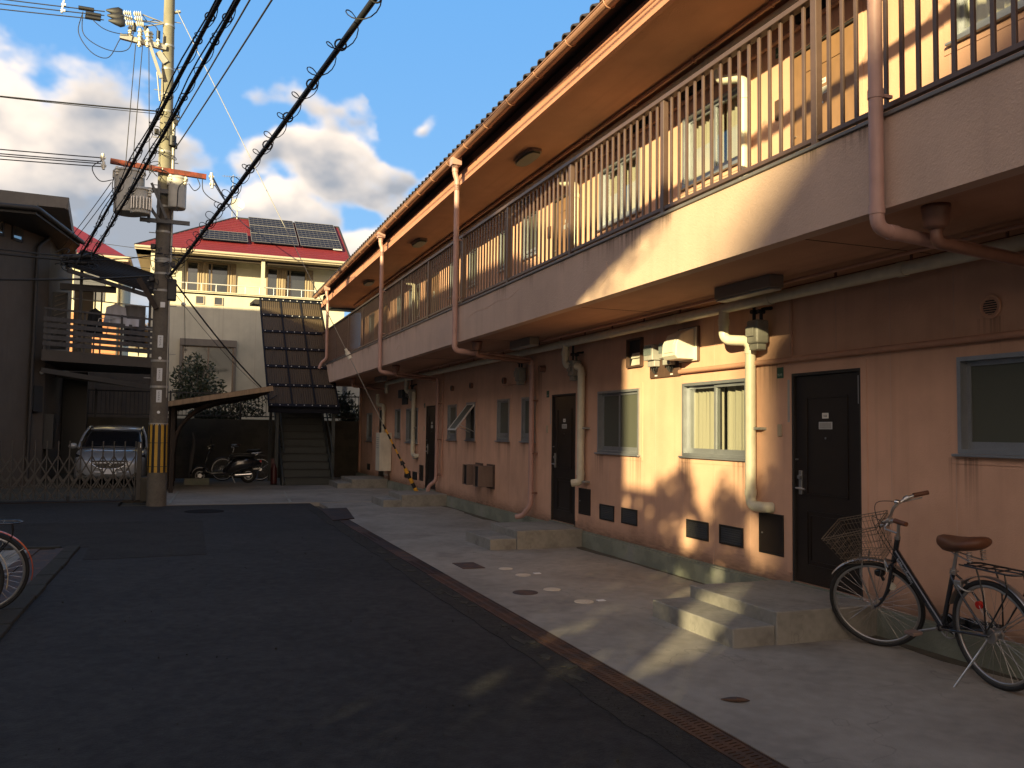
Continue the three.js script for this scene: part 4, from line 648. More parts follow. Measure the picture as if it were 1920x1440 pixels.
  part('post', [bx(-.84, -.74, 0, 3.3, -24.8, -24.7), bx(-.70, -.60, 0, 3.3, -28.0, -27.9), bx(-2.65, -2.58, 3.4, 5.6, -24.3, -24.23), bx(-1.02, -.96, 3.4, 5.35, -24.7, -24.64), bx(-2.95, -2.9, 3.4, 5.7, -27.9, -27.85), bx(-1.0, -.94, 3.4, 5.7, -27.9, -27.84)], M.darkTrim, bal);
  // awning over the balcony, seen from beneath
  const aw = group('awning', h), a0 = [-2.95, 5.62, -23.7], a1 = [-.72, 5.08, -24.4], a2 = [-.72, 6.0, -26.9], a3 = [-2.9, 6.62, -26.9];
  part('sheet', slab([a0, a1, a2, a3], .02), M.awning, aw); const L4 = (u, v) => [0, 1, 2].map((i) => mix(mix(a0[i], a1[i], u), mix(a3[i], a2[i], u), v));
  for (let i = 0; i < 13; i++) { const v = (i + .5) / 13, p = L4(0, v), q = L4(1, v); p[1] += .012; q[1] += .012; part('rib', beam(p, q, .05, .035), M.awning, aw); }
  for (const u of [.02, .36, .7, .98]) { const p = L4(u, 0), q = L4(u, 1); p[1] -= .06; q[1] -= .06; part('rafter', beam(p, q, .05, .08), M.darkTrim, aw); }
  part('beam', [beam([-2.9, 5.5, -23.8], [-.75, 5.0, -24.45], .07, .1), beam([-3.1, 5.15, -24.3], [-1.8, 5.15, -24.3], .12, .16)], M.darkTrim, aw);
  // louvred shutter and sliding door behind the balcony
  const sh = group('shutter', h); part('frame', [bx(-3.36, -3.0, 3.6, 5.1, -25.02, -25.0)], M.black, sh); for (let i = 0; i < 11; i++) part('slat', beam([-3.3, 3.72 + i * .125, -24.98], [-3.06, 3.82 + i * .125, -24.98], .015, .022), M.grayTrim, sh);
  part('door_frame', [bx(-2.46, -2.42, 3.4, 5.3, -26, -25.96), bx(-2.30, -2.26, 3.4, 5.3, -26, -25.96), bx(-2.98, -2.5, 3.4, 5.4, -26.2, -26.15)], M.creamTrim, h);
  part('carport_beam', beam([-3.4, 2.98, -23.9], [-.75, 2.62, -24.6], .09, .12), M.darkTrim, h); part('carport_beam', beam([-3.4, 3.0, -26.5], [-.7, 2.7, -26.5], .09, .12), M.darkTrim, h);
  part('porch_wall', bx(-3.4, -2.75, .1, 3.2, -28.3, -28.1), M.black, h); part('post_box', bx(-3.44, -3.2, 1.0, 1.9, -25.4, -24.9), M.black, h);
  part('gate_pier', rbx(-.86, -.70, 0, .52, -20.35, -20.0, .01), M.retain, h);
}
// laundry on the balcony
{
  const cloth = (name, label, cat, x, y, w, hgt, m, z, wob) => { const n = 14, k = 10, pos = [], idx = []; for (let j = 0; j <= k; j++) for (let i = 0; i <= n; i++) { const u = i / n, v = j / k, sh = 1 - .25 * Math.max(0, 1 - v * 5) * (wob > 0 ? Math.abs(u - .5) * 2 : 0); pos.push(x + w * (u - .5) * (1 - (wob > 0 ? .25 * (1 - v) : 0)), y - hgt * v - (wob > 0 ? .14 * Math.abs(u - .5) * 2 * (1 - v) : 0) * sh, z + .03 * Math.sin(u * 17 + wob) * (.3 + v)); } for (let j = 0; j < k; j++) for (let i = 0; i < n; i++) { const a = j * (n + 1) + i; idx.push(a, a + n + 2, a + 1, a, a + n + 1, a + n + 2); } const g = new THREE.BufferGeometry(); g.setAttribute('position', new THREE.Float32BufferAttribute(pos, 3)); g.setIndex(idx); g.computeVertexNormals(); g.setAttribute('uv', new THREE.Float32BufferAttribute(new Float32Array(pos.length / 3 * 2), 2)); const g2 = g.clone().translate(0, 0, -.012); g2.index.array.reverse(); tag(part(name, [g, g2], m, scene), label, cat); };
  cloth('hanging_shirt', 'pale lilac shirt hung to dry on the timber balcony', 'shirt', -1.82, 4.86, .62, .62, M.cloth, -24.75, 1);
  cloth('hanging_shirt', 'dark shirt hung to dry on the timber balcony, beside the pale shirt', 'shirt', -2.32, 4.72, .42, .75, M.clothDark, -24.8, 2);
  cloth('hanging_towel', 'plain grey bath towel hung to dry near the end of the timber balcony', 'towel', -1.36, 4.84, .52, 1.1, M.clothGray, -24.85, -3);
  cloth('hanging_cloth', 'small pale blue cloth pegged below the balcony handrail', 'cloth', -1.55, 4.44, .62, .2, M.cloth, -24.5, -1);
  solo('clothes_pole', [rod([-2.95, 4.93, -24.78], [-.95, 4.83, -24.85], .016), rod([-2.2, 4.42, -24.6], [-2.3, 4.0, -24.6], .012), rod([-2.2, 4.42, -24.6], [-1.75, 4.42, -24.6], .012), rod([-1.95, 4.42, -24.6], [-2.02, 4.0, -24.6], .012)], M.aluLight, 'thin laundry pole carrying the washing on the timber balcony', 'laundry pole');
}
// ================================================================ folding gate
{
  const g = thing('folding_gate', 'dark grey folding lattice gate across the driveway before the silver car', 'gate'); const up = [], n = 17, P = .2118;
  const X = (k) => -.985 - k * P;
  for (let k = 0; k < n; k++) part('upright', rbx(X(k) - .013, X(k) + .013, .06 + .01 * (k % 2), 1.285, -20.115, -20.085, .005), M.gate, g);
  for (let k = 0; k < n - 1; k++) { part('lattice_bar', [beam([X(k) - .0, .97, -20.075], [X(Math.min(k + 1.7, n - 1)), .30, -20.075], .008, .026), beam([X(k), .60, -20.073], [X(Math.min(k + 1.7, n - 1)), -.05 + .12, -20.073], .008, .026)], M.gate, g); part('lattice_bar', [beam([X(k + 1), .97, -20.125], [X(Math.max(k - .7, 0)), .30, -20.125], .008, .026), beam([X(k + 1), .60, -20.127], [X(Math.max(k - .7, 0)), .07, -20.127], .008, .026)], M.gate, g); }
  part('end_post', [rbx(-.955, -.86, .03, 1.28, -20.15, -20.04, .006)], M.gate, g); part('latch_plate', rbx(-.90, -.88, 1.15, 1.24, -20.03, -20.02, .003), M.white, g);
  for (const x of [X(0) - .02, X(6), X(12)]) part('castor', [rod([x - .02, .045, -20.1], [x + .02, .045, -20.1], .045, .045, 16), bx(x - .03, x + .03, .05, .13, -20.13, -20.07)], M.rubber, g);
  solo('gate_track', bx(-6.5, -.86, .0, .014, -20.14, -20.06), M.iron, 'steel ground rail under the folding lattice gate', 'rail');
}
// ================================================================ silver hatchback behind the gate
{
  const car = thing('parked_car', 'silver hatchback with a dark V-shaped grille parked behind the lattice gate', 'car', null, [-1.72, .095, -23.2]);
  const N = 28, ring = (z, w, y0, y1, e = .28, drop = 0) => Array.from({ length: N }, (_, k) => { const a = k / N * 6.283 + .11, c = Math.cos(a), s = Math.sin(a), x = Math.sign(c) * Math.abs(c) ** e * w, y = (y0 + y1) / 2 + Math.sign(s) * Math.abs(s) ** e * (y1 - y0) / 2; return [x, y - drop * (x / w) ** 2, z]; });
  part('body', loft([ring(0, .50, .33, .60, .5), ring(-.03, .62, .26, .68, .4), ring(-.12, .74, .22, .765, .33, .03), ring(-.35, .82, .20, .86, .28, .05), ring(-.75, .845, .20, .95, .26, .05), ring(-1.05, .848, .20, 1.0, .25, .04), ring(-2, .848, .20, 1.0, .24), ring(-3.3, .845, .22, 1.0, .24), ring(-3.9, .80, .26, .97, .28), ring(-4.05, .66, .34, .84, .35)]), M.carPaint, car);
  const cab = (z, w, y1) => Array.from({ length: N }, (_, k) => { const a = k / N * 6.283 + .11, c = Math.cos(a), s = Math.sin(a), v = Math.sign(s) * Math.abs(s) ** .35, y = .96 + (v + 1) / 2 * (y1 - .96), x = Math.sign(c) * Math.abs(c) ** .3 * w * (1 - .16 * (v + 1) / 2); return [x, y, z]; });
  part('cabin_glass', loft([cab(-.92, .78, .975), cab(-1.45, .77, 1.28), cab(-1.78, .76, 1.445), cab(-2.3, .76, 1.505), cab(-3.2, .75, 1.47), cab(-3.75, .72, 1.2), cab(-3.95, .7, 1.0)]), M.carDark, car);
  part('roof', loft([ring(-1.74, .60, 1.425, 1.465, .4, .03), ring(-2.3, .62, 1.47, 1.535, .4, .03), ring(-3.1, .60, 1.45, 1.50, .4, .03), ring(-3.35, .55, 1.40, 1.44, .4, .03)]), M.carPaint, car);
  part('pillar', [-1, 1].flatMap((s) => [sweep(curve([[s * .795, .965, -.93], [s * .745, 1.25, -1.42], [s * .655, 1.455, -1.80], [s * .64, 1.50, -2.4], [s * .635, 1.47, -3.2]], 16), .03, 8)]), M.carPaint, car);
  part('bonnet_edge', [sweep(curve([[-.70, .965, -.90], [0, 1.0, -.84], [.70, .965, -.90]], 14), .014, 6)], M.carDark, car);
  for (const s of [-1, 1]) { const l = group('headlight', car); part('lens', loft([0, .33, .66, 1].map((t) => { const x = s * mix(.44, .79, t), z = mix(-.075, -.36, t), y = mix(.645, .745, t), hh = mix(.045, .085, t); return Array.from({ length: 12 }, (_, k) => { const a = k / 12 * 6.283; return [x, y + Math.sin(a) * hh, z + Math.cos(a) * .05]; }); })), M.carDark, l); part('bulb', [new THREE.SphereGeometry(.028, 12, 8).translate(s * .66, .72, -.165), new THREE.SphereGeometry(.02, 10, 8).translate(s * .58, .69, -.12)], M.chrome, l); }
  part('grille', [prism([[-.46, .60], [.46, .60], [.40, .665], [-.40, .665]], .05, 'z', -.06), prism([[-.40, .60], [.40, .60], [.22, .485], [-.22, .485]], .06, 'z', -.045)], M.carDark, car);
  part('grille_trim', sweep(curve([[-.47, .655, -.015], [-.30, .52, .03], [-.2, .475, .035], [.2, .475, .035], [.30, .52, .03], [.47, .655, -.015]], 30), .014, 8), M.chrome, car);
  part('badge', [new THREE.TorusGeometry(.042, .010, 8, 24).translate(0, .585, .035), rbx(-.06, .06, .578, .592, .03, .042, .003)], M.chrome, car);
  part('number_plate', [rbx(-.165, .165, .335, .47, .035, .05, .006)], M.white, car); part('air_intake', [prism([[-.68, .30], [.68, .30], [.62, .37], [-.62, .37]], .04, 'z', -.06), prism([[-.72, .385], [-.44, .40], [-.44, .43], [-.70, .43]], .05, 'z', -.08), prism([[.72, .385], [.70, .43], [.44, .43], [.44, .40]], .05, 'z', -.08)], M.carDark, car); for (const s of [-1, 1]) part('bumper_trim', sweep(curve([[s * .70, .385, -.09], [s * .4, .385, -.0], [s * .2, .385, .02]], 8), .011, 6), M.chrome, car);
  for (const s of [-1, 1]) { const m = group('mirror', car); part('shell', new THREE.SphereGeometry(.1, 14, 10).scale(1.1, .75, .6).translate(s * .95, 1.0, -1.2), M.carPaint, m); part('stalk', rod([s * .84, .98, -1.2], [s * .93, .99, -1.2], .025), M.carDark, m); for (const z of [-.72, -3.3]) { const w = group('wheel', car); part('tyre', new THREE.TorusGeometry(.235, .075, 10, 30).rotateY(Math.PI / 2).translate(s * .74, .30, z), M.rubber, w); part('rim', rod([s * .72, .30, z], [s * .80, .30, z], .19, .17, 20), M.dull, w); } }
}
// ================================================================ retaining wall, fence, cream house
struct('terrace', bx(-14, 14, -.05, 1.82, -60, -28.75), M.soil);
tag(part('retaining_wall', [bx(-7, 9, -.05, 1.88, -28.75, -28.55), ...Array.from({ length: 16 }, (_, i) => bx(-7 + i, -6.985 + i, 0, 1.85, -28.553, -28.545))], M.retain, scene), 'grimy concrete retaining wall behind the scooter and the stair', 'retaining wall');
{
  const f = thing('iron_fence', 'black upright-bar fence on top of the retaining wall', 'fence'); const bar = merge([bx(-.009, .009, 1.95, 2.68, -.009, .009)]);
  for (let i = 0; i < 110; i++) { const m = new THREE.Mesh(bar, M.black); m.name = 'bar'; m.position.set(-4.6 + i * .115, 0, -28.65); m.castShadow = true; f.add(m); }
  part('rail', [bx(-4.7, 8, 2.67, 2.71, -28.675, -28.625), bx(-4.7, 8, 1.96, 2.0, -28.67, -28.63)], M.black, f); for (let i = 0; i < 7; i++) part('post', bx(-4.7 + i * 2.1, -4.64 + i * 2.1, 1.88, 2.74, -28.68, -28.62), M.black, f);
}
function leafMass(name, label, cat, c, r, count, m, seed, leafL = .07) {
  const R = rng(seed), pos = [], nor = [], t = thing(name, label, cat); const lumps = Array.from({ length: 9 }, () => [c[0] + (R() - .5) * r[0] * 1.4, c[1] + (R() - .5) * r[1] * 1.5, c[2] + (R() - .5) * r[2] * 1.4, .35 + .35 * R()]);
  for (let i = 0; i < count; i++) { const l = lumps[Math.floor(R() * 9)], d = V(R() - .5, R() - .5, R() - .5).normalize().multiplyScalar(Math.cbrt(R()) * l[3]); const p = V(l[0] + d.x * r[0], l[1] + d.y * r[1], l[2] + d.z * r[2]); const a = V(R() - .5, R() - .5, R() - .5).normalize(), b = a.clone().cross(V(R() - .5, R() - .5, R() - .5)).normalize(), L = leafL * (.6 + .7 * R()), P = [p.clone().addScaledVector(a, L), p.clone().addScaledVector(b, L * .4), p.clone().addScaledVector(a, -L), p.clone().addScaledVector(b, -L * .4)], N = a.clone().cross(b); for (const k of [0, 1, 2, 0, 2, 3]) { pos.push(P[k].x, P[k].y, P[k].z); nor.push(N.x, N.y, N.z); } }
  const g = new THREE.BufferGeometry(); g.setAttribute('position', new THREE.Float32BufferAttribute(pos, 3)); g.setAttribute('normal', new THREE.Float32BufferAttribute(nor, 3)); part('foliage', g, m, t, { kind: 'stuff' });
  part('stem', [[0, 0], [.15, .1], [-.2, .05]].map(([x, z]) => sweep(curve([[c[0], c[1] - r[1] * 1.5, c[2]], [c[0] + x * .5, c[1] - r[1] * .4, c[2] + z], [c[0] + x * r[0] * 2, c[1] + r[1] * .6, c[2] + z]], 8), (k) => .03 - .018 * k, 6)), M.bark, t);
}
tag(part('garden_shed', [bx(-4.6, -.75, 1.8, 3.5, -32.2, -31.2), ...Array.from({ length: 9 }, (_, i) => bx(-4.6 + i * .43, -4.57 + i * .43, 1.85, 3.4, -31.19, -31.17))], M.grayHouse, scene), 'low grey-brown shed behind the iron fence above the parked car', 'shed');
leafMass('garden_shrub', 'dark leafy shrub before the lower window of the cream house', 'shrub', [.32, 3.15, -31.0], [.85, .85, .5], 1900, M.leaf, 5, .075);
leafMass('garden_shrub', 'low dark shrub behind the iron fence beside the apartment house end', 'shrub', [5.4, 2.3, -29.6], [.9, .5, .5], 1600, M.leafDark, 15, .07);
leafMass('garden_shrub', 'low dark shrub behind the fence above the parked scooter', 'shrub', [1.2, 2.2, -29.4], [1.1, .4, .4], 1800, M.leafDark, 25, .07);
leafMass('autumn_tree', 'small yellow autumn tree far behind the timber balcony', 'tree', [-2.6, 7.2, -52], [1.2, 1.1, 1], 2400, mat([.30, .17, .04], { rough: .8, transmission: .3, thickness: 0, side: THREE.DoubleSide }), 35, .12);
{
  const h = thing('cream_house', 'cream two-storey house with red roof and solar panels behind the stair', 'house');
  part('wall', [bx(-1.4, 5.78, 1.8, 6.68, -40.5, -34.1), bx(-1.4, 5.78, 6.55, 8.45, -40.5, -35.3), bx(-1.4, 5.78, 6.45, 6.62, -35.3, -34.2)], M.cream, h);
  part('parapet', [bx(-1.4, 5.78, 6.62, 6.72, -34.2, -34.1), rbx(-1.42, 5.80, 6.72, 6.76, -34.24, -34.06, .01)], M.cream, h);
  for (const x of [-.2, 1.2, 2.4]) part('siding_joint', bx(x, x + .012, 1.9, 6.5, -34.102, -34.098), M.creamTrim, h);
  part('balcony_rail', [rod([-1.3, 7.04, -34.15], [5.75, 7.06, -34.15], .022), ...Array.from({ length: 14 }, (_, i) => rod([-1.2 + i * .53, 6.74, -34.15], [-1.2 + i * .53, 7.05, -34.15], .012))], M.aluLight, h);
  for (const x of [2.55, 5.60, -1.4]) part('column', bx(x, x + .13, 6.74, 8.3, -34.2, -34.08), M.cream, h);
  const frameM = mat([.20, .15, .105], { rough: .6 }); const win = (x0, x1, y0, y1, z, m, cur) => { const w = group('window', h), xm = (x0 + x1) / 2; part('frame', [bx(x0 - .06, x1 + .06, y1, y1 + .07, z, z + .07), bx(x0 - .06, x1 + .06, y0 - .05, y0, z, z + .07), bx(x0 - .06, x0, y0, y1, z, z + .07), bx(x1, x1 + .06, y0, y1, z, z + .07), bx(xm - .03, xm + .03, y0, y1, z + .005, z + .06)], frameM, w); part('pane', [bx(x0, xm - .03, y0, y1, z + .01, z + .02), bx(xm + .03, x1, y0, y1, z + .018, z + .028)], m, w); if (cur) { const cm = mat([.28, .22, .15], { rough: .95, side: THREE.DoubleSide }); part('curtain', curtainGeo(x0 + (x1 - x0) * .2, x0 + (x1 - x0) * .44, y0, y1, z + .05, 4, 4, true), cm, w); part('curtain', curtainGeo(x0 + (x1 - x0) * .84, x1, y0, y1, z + .05, 3, 6, true), cm, w); } return w; };
  const refl = mat([.022, .030, .027], { rough: .04, clearcoat: .6, clearcoatRoughness: .03 }), dim = mat([.10, .11, .12], { rough: .06, metal: .8 });
  win(-.1, 1.62, 6.62, 8.02, -35.3, dim, true); win(2.9, 4.62, 6.62, 8.0, -35.3, dim, true);
  win(-.15, 1.58, 2.75, 4.62, -34.1, refl, false); part('shutter_box', rbx(-.3, 1.72, 4.66, 4.92, -34.12, -33.95, .01), M.grayTrim, h); for (const x of [-.3, 1.62]) part('window_surround', rbx(x, x + .1, 2.68, 4.655, -34.12, -33.97, .008), M.grayTrim, h);
  for (const [a, b, c, d] of [[.22, .48, 6.28, 6.54], [.88, 1.15, 6.27, 6.53], [3.35, 3.62, 6.28, 6.46], [4.0, 4.3, 6.28, 6.46]]) { const w = group('window', h); part('frame', [bx(a - .03, b + .03, c - .03, c, -34.12, -34.06), bx(a - .03, b + .03, d, d + .03, -34.12, -34.06), bx(a - .03, a, c, d, -34.12, -34.06), bx(b, b + .03, c, d, -34.12, -34.06)], M.creamTrim, w); part('pane', bx(a, b, c, d, -34.11, -34.085), dim, w); }
  // hipped roof
  const e = [[-1.95, 8.28, -33.9], [6.0, 8.28, -33.9], [6.0, 8.28, -41.1], [-1.95, 8.28, -41.1]], r0 = [1.62, 10.46, -37.5], r1 = [6.02, 10.48, -37.5];
  const roof = group('roof', h);
  part('slope', [slab([e[0], e[1], r1, r0], .06), poly([[e[3], e[0], r0]]), slab([e[2], e[3], r0, r1], .06), poly([[e[1], e[2], r1]])], M.redRoof, roof);
  const up = (t, x) => [x, mix(8.28, 10.47, t), mix(-33.9, -37.5, t)];
  const lines = []; for (let i = 1; i < 20; i++) { const t = i / 20, x0 = mix(-1.95, 1.62, t); lines.push(beam(up(t, x0).map((v, k) => v + (k === 1 ? .008 : 0)), up(t, 6.0).map((v, k) => v + (k === 1 ? .008 : 0)), .02, .012)); } part('shingle_course', lines, M.redRoof, roof);
  part('ridge', [rod(r0, r1, .05), rod(e[0], r0, .04), rod(e[1], r1, .04)], M.darkTrim, roof);
  part('eaves', [bx(-1.95, 6.0, 8.12, 8.24, -33.93, -33.86), rod([-1.95, 8.22, -33.84], [6.0, 8.22, -33.84], .055), poly([[[-1.95, 8.2, -33.9], [6, 8.2, -33.9], [6, 8.2, -35.35], [-1.95, 8.2, -35.35]].reverse(), [[-1.95, 8.2, -33.9], [-1.95, 8.2, -41], [-1.4, 8.2, -41], [-1.4, 8.2, -33.9]]])], M.creamTrim, roof);
  part('eaves_beam', [bx(-1.3, 5.75, 7.98, 8.10, -34.3, -34.18)], M.timberDark, roof);
  // solar array: each module a part, cell lines joined
  const nrm = V(0, 3.6, 2.19).normalize(), P = (x, t, o) => { const q = up(t, x); return [q[0], q[1] + nrm.y * o, q[2] + nrm.z * o]; };
  const module = (x0, x1, t0, t1, nc, nr) => { const s = group('solar_panel', h); part('glass', slab([P(x0, t0, .13), P(x1, t0, .13), P(x1, t1, .13), P(x0, t1, .13)], .04), M.solar, s); const l = []; for (let i = 0; i <= nc; i++) { const x = mix(x0 + .008, x1 - .008, i / nc); l.push(beam(P(x, t0, .132), P(x, t1, .132), i % nc ? .006 : .02, .004)); } for (let j = 0; j <= nr; j++) { const t = mix(t0 + .003, t1 - .003, j / nr); l.push(beam(P(x0, t, .1325), P(x1, t, .1325), .004, j % nr ? .008 : .02)); } part('cell_lines', l, M.solarLine, s); };
  for (const [a, b] of [[2.2, 4.02], [4.1, 5.76]]) for (let j = 0; j < 3; j++) module(a, b, .26 + j * .24, .26 + (j + 1) * .24 - .006, 10, 4);
  module(.28, 2.06, .23, .47, 10, 4);
  part('panel_label', slab([P(5.38, .235, .12), P(5.74, .235, .12), P(5.74, .25, .12), P(5.38, .25, .12)], .02), M.white, h);
  part('satellite_dish', [lathe([[0, 0], [.1, .01], [.2, .045], [.28, .09]], 24).rotateX(1.3).translate(1.75, 10.95, -37.3), rod([1.75, 10.4, -37.4], [1.75, 10.9, -37.35], .02), rod([1.75, 10.9, -37.25], [1.72, 10.85, -36.95], .01)], M.hood, h);
  part('aerial', [rod([1.55, 10.5, -37.5], [1.55, 12.3, -37.5], .012), rod([1.1, 12.2, -37.5], [1.95, 12.25, -37.5], .008), ...Array.from({ length: 7 }, (_, i) => rod([1.2 + i * .1, 12.2, -37.7], [1.2 + i * .1, 12.2, -37.3], .005))], M.galv, h);
}
for (const [x0, x1, z, y1, lab] of [[-4.2, .6, -56, 6.4, 'small pale gabled house seen far behind the timber balcony'], [6.3, 16, -44, 5.2, 'pale house behind the fence beyond the apartment house end']]) { const h = thing('distant_house', lab, 'house'); part('wall', bx(x0, x1, 1.7, y1, z - 6, z), M.cream, h); part('roof', prism([[x0 - .4, y1 - .1], [x1 + .4, y1 - .1], [(x0 + x1) / 2, y1 + 1.5]], 6.8, 'z', z - 6.4), M.grayTrim, h); part('window', rbx(x0 + .8, x0 + 2.2, 2.8, 4.2, z, z + .04, .01), M.mirror, h); }
{
  const h = thing('red_roofed_house', 'cream house with hipped red roof far behind the grey house', 'house');
  part('wall', [bx(-8.5, -2.75, 6.4, 8.75, -46, -40)], M.cream, h);
  for (let i = 0; i < 16; i++) part('siding_board', slab([[-8.5, 1.9 + i * .28, -39.99], [-2.75, 1.9 + i * .28, -39.99], [-2.75, 2.165 + i * .28, -40.02], [-8.5, 2.165 + i * .28, -40.02]], .03), mat([.55, .24, .12], { map: 'grime', size: 1, rough: .8 }), h);
  part('wall', bx(-8.5, -2.76, 1.8, 6.4, -46, -40.04), M.cream, h);
  const e = [[-9, 8.75, -39.4], [-2.45, 8.75, -39.4], [-2.45, 8.75, -46.6], [-9, 8.75, -46.6]], p = [-4.95, 10.55, -42.4], q = [-6.4, 10.55, -42.4];
  part('roof', [poly([[e[0], e[1], p, q], [e[1], e[2], p], [e[2], e[3], q, p], [e[3], e[0], q]]), poly([[...e].reverse()])], M.redRoof, h);
  part('eaves', [rod(e[0], e[1], .06), rod(e[1], e[2], .06), bx(-9, -2.5, 8.6, 8.74, -39.5, -39.4)], M.creamTrim, h);
  part('window', [rbx(-4.6, -3.4, 6.9, 8.1, -40, -39.96, .01)], M.mirror, h); part('downpipe', rod([-2.85, 1.9, -39.93], [-2.85, 8.6, -39.93], .05), M.darkTrim, h);
}
// ================================================================ carport lean-to with scooter
{
  const c = thing('lean_to_carport', 'brown lean-to carport with sloping roof beside the utility pole', 'carport');
  part('roof', slab([[-.50, 2.20, -21.9], [1.98, 2.66, -21.9], [1.98, 2.66, -27.6], [-.50, 2.20, -27.6]], .05), M.timber, c);
  part('edge_board', [beam([-.52, 2.13, -21.88], [2.0, 2.595, -21.88], .04, .12)], mat([.36, .25, .15], { map: 'wood', size: .6, rough: .7 }), c);
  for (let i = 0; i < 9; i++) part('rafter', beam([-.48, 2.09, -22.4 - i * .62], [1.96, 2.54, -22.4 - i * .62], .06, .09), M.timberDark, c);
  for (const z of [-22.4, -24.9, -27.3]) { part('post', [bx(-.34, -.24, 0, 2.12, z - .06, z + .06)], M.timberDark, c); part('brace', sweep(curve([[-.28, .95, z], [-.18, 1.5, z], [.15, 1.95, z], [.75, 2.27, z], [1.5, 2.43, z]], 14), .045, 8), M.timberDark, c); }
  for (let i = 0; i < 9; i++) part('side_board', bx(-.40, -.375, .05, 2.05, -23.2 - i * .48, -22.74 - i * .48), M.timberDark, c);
  solo('concrete_block', rbx(0.0, .66, .012, .19, -25.5, -25.28, .01), M.foundation, 'long concrete block lying before the front wheel of the scooter', 'block');
  solo('furled_umbrella', [sweep(curve([[.14, .1, -26.6], [.2, .8, -26.6], [.24, 1.2, -26.6], [.2, 1.45, -26.6]], 10), (t) => .02 + .035 * Math.sin(Math.min(1, t * 1.3) * 3), 8)], M.clothGray, 'grey furled umbrella leaning inside the carport behind the scooter', 'umbrella');
  const s = thing('motor_scooter', 'black motor scooter with chrome exhaust parked under the carport', 'scooter', null, [.42, .014, -25.95]);
  const wheel = (x) => { const w = group('wheel', s); part('tyre', new THREE.TorusGeometry(.17, .05, 10, 28).translate(x, .22, 0), M.rubber, w); part('rim', [rod([x, .22, -.03], [x, .22, .045], .06, .06, 16), new THREE.TorusGeometry(.12, .014, 8, 24).translate(x, .22, .02), ...Array.from({ length: 5 }, (_, k) => rod([x, .22, .03], [x + .12 * Math.cos(k * 1.257), .22 + .12 * Math.sin(k * 1.257), .02], .012))], M.dull, w); };
  wheel(0); wheel(1.32);
  const el = (x, w, y0, y1, e = .6) => Array.from({ length: 20 }, (_, k) => { const a = -k / 20 * 6.283, q = Math.cos(a), t = Math.sin(a); return [x, (y0 + y1) / 2 + Math.sign(t) * Math.abs(t) ** e * (y1 - y0) / 2, Math.sign(q) * Math.abs(q) ** e * w]; });
  const body = mat([.02, .02, .024], { rough: .22, clearcoat: 1, clearcoatRoughness: .06 });
  part('body', [loft([el(.62, .10, .26, .40), el(.80, .17, .26, .62), el(1.0, .21, .32, .74), el(1.25, .22, .40, .74), el(1.5, .16, .46, .70), el(1.66, .06, .52, .62)]), loft([el(.12, .16, .26, .34), el(.35, .18, .24, .32), el(.75, .17, .24, .34)])], body, s);
  part('leg_shield', loft([[.10, .28, .16], [.12, .55, .22], [.20, .80, .20], [.28, .96, .12]].map(([x, y, w]) => Array.from({ length: 16 }, (_, k) => { const a = k / 16 * 6.283; return [x + Math.cos(a) * .045, y, Math.sin(a) * w]; }))), body, s);
  part('mudguard', new THREE.TorusGeometry(.215, .055, 8, 20, 2.6).rotateZ(.4).translate(0, .23, 0), body, s);
  part('seat', loft([el(.78, .12, .72, .80), el(.95, .15, .72, .85), el(1.25, .16, .74, .86), el(1.48, .12, .72, .83)]), M.black, s);
  part('handlebar', [rod([.26, .9, 0], [.30, 1.06, 0], .05), bent([[.36, 1.08, -.33], [.30, 1.07, -.15], [.30, 1.07, .15], [.36, 1.08, .33]], .018, .04, 8), ...[-1, 1].map((k) => rod([.30, 1.07, k * .18], [.26, 1.25, k * .22], .007)), ...[-1, 1].map((k) => rod([.255, 1.27, k * .24], [.275, 1.27, k * .24], .055, .055, 16))], M.black, s);
  part('headlight', [new THREE.SphereGeometry(.075, 16, 10).scale(.8, 1, 1.1).translate(.225, 1.0, 0)], M.chrome, s);
  part('exhaust', [rod([.95, .24, .16], [1.40, .27, .18], .05, .06, 14), rod([.80, .22, .12], [.95, .24, .16], .02, .03)], M.chrome, s);
  part('rack', [bent([[1.40, .86, .12], [1.66, .88, .10], [1.70, .88, 0], [1.66, .88, -.10], [1.40, .86, -.12]], .011, .05, 8), bent([[1.48, .8, .08], [1.6, .87, .08]], .01)], M.chrome, s); part('tail_lamp', rbx(1.62, 1.68, .58, .66, -.06, .06, .015), M.red, s); part('stand', rod([.85, .24, .1], [.95, .02, .16], .012), M.dull, s);
}
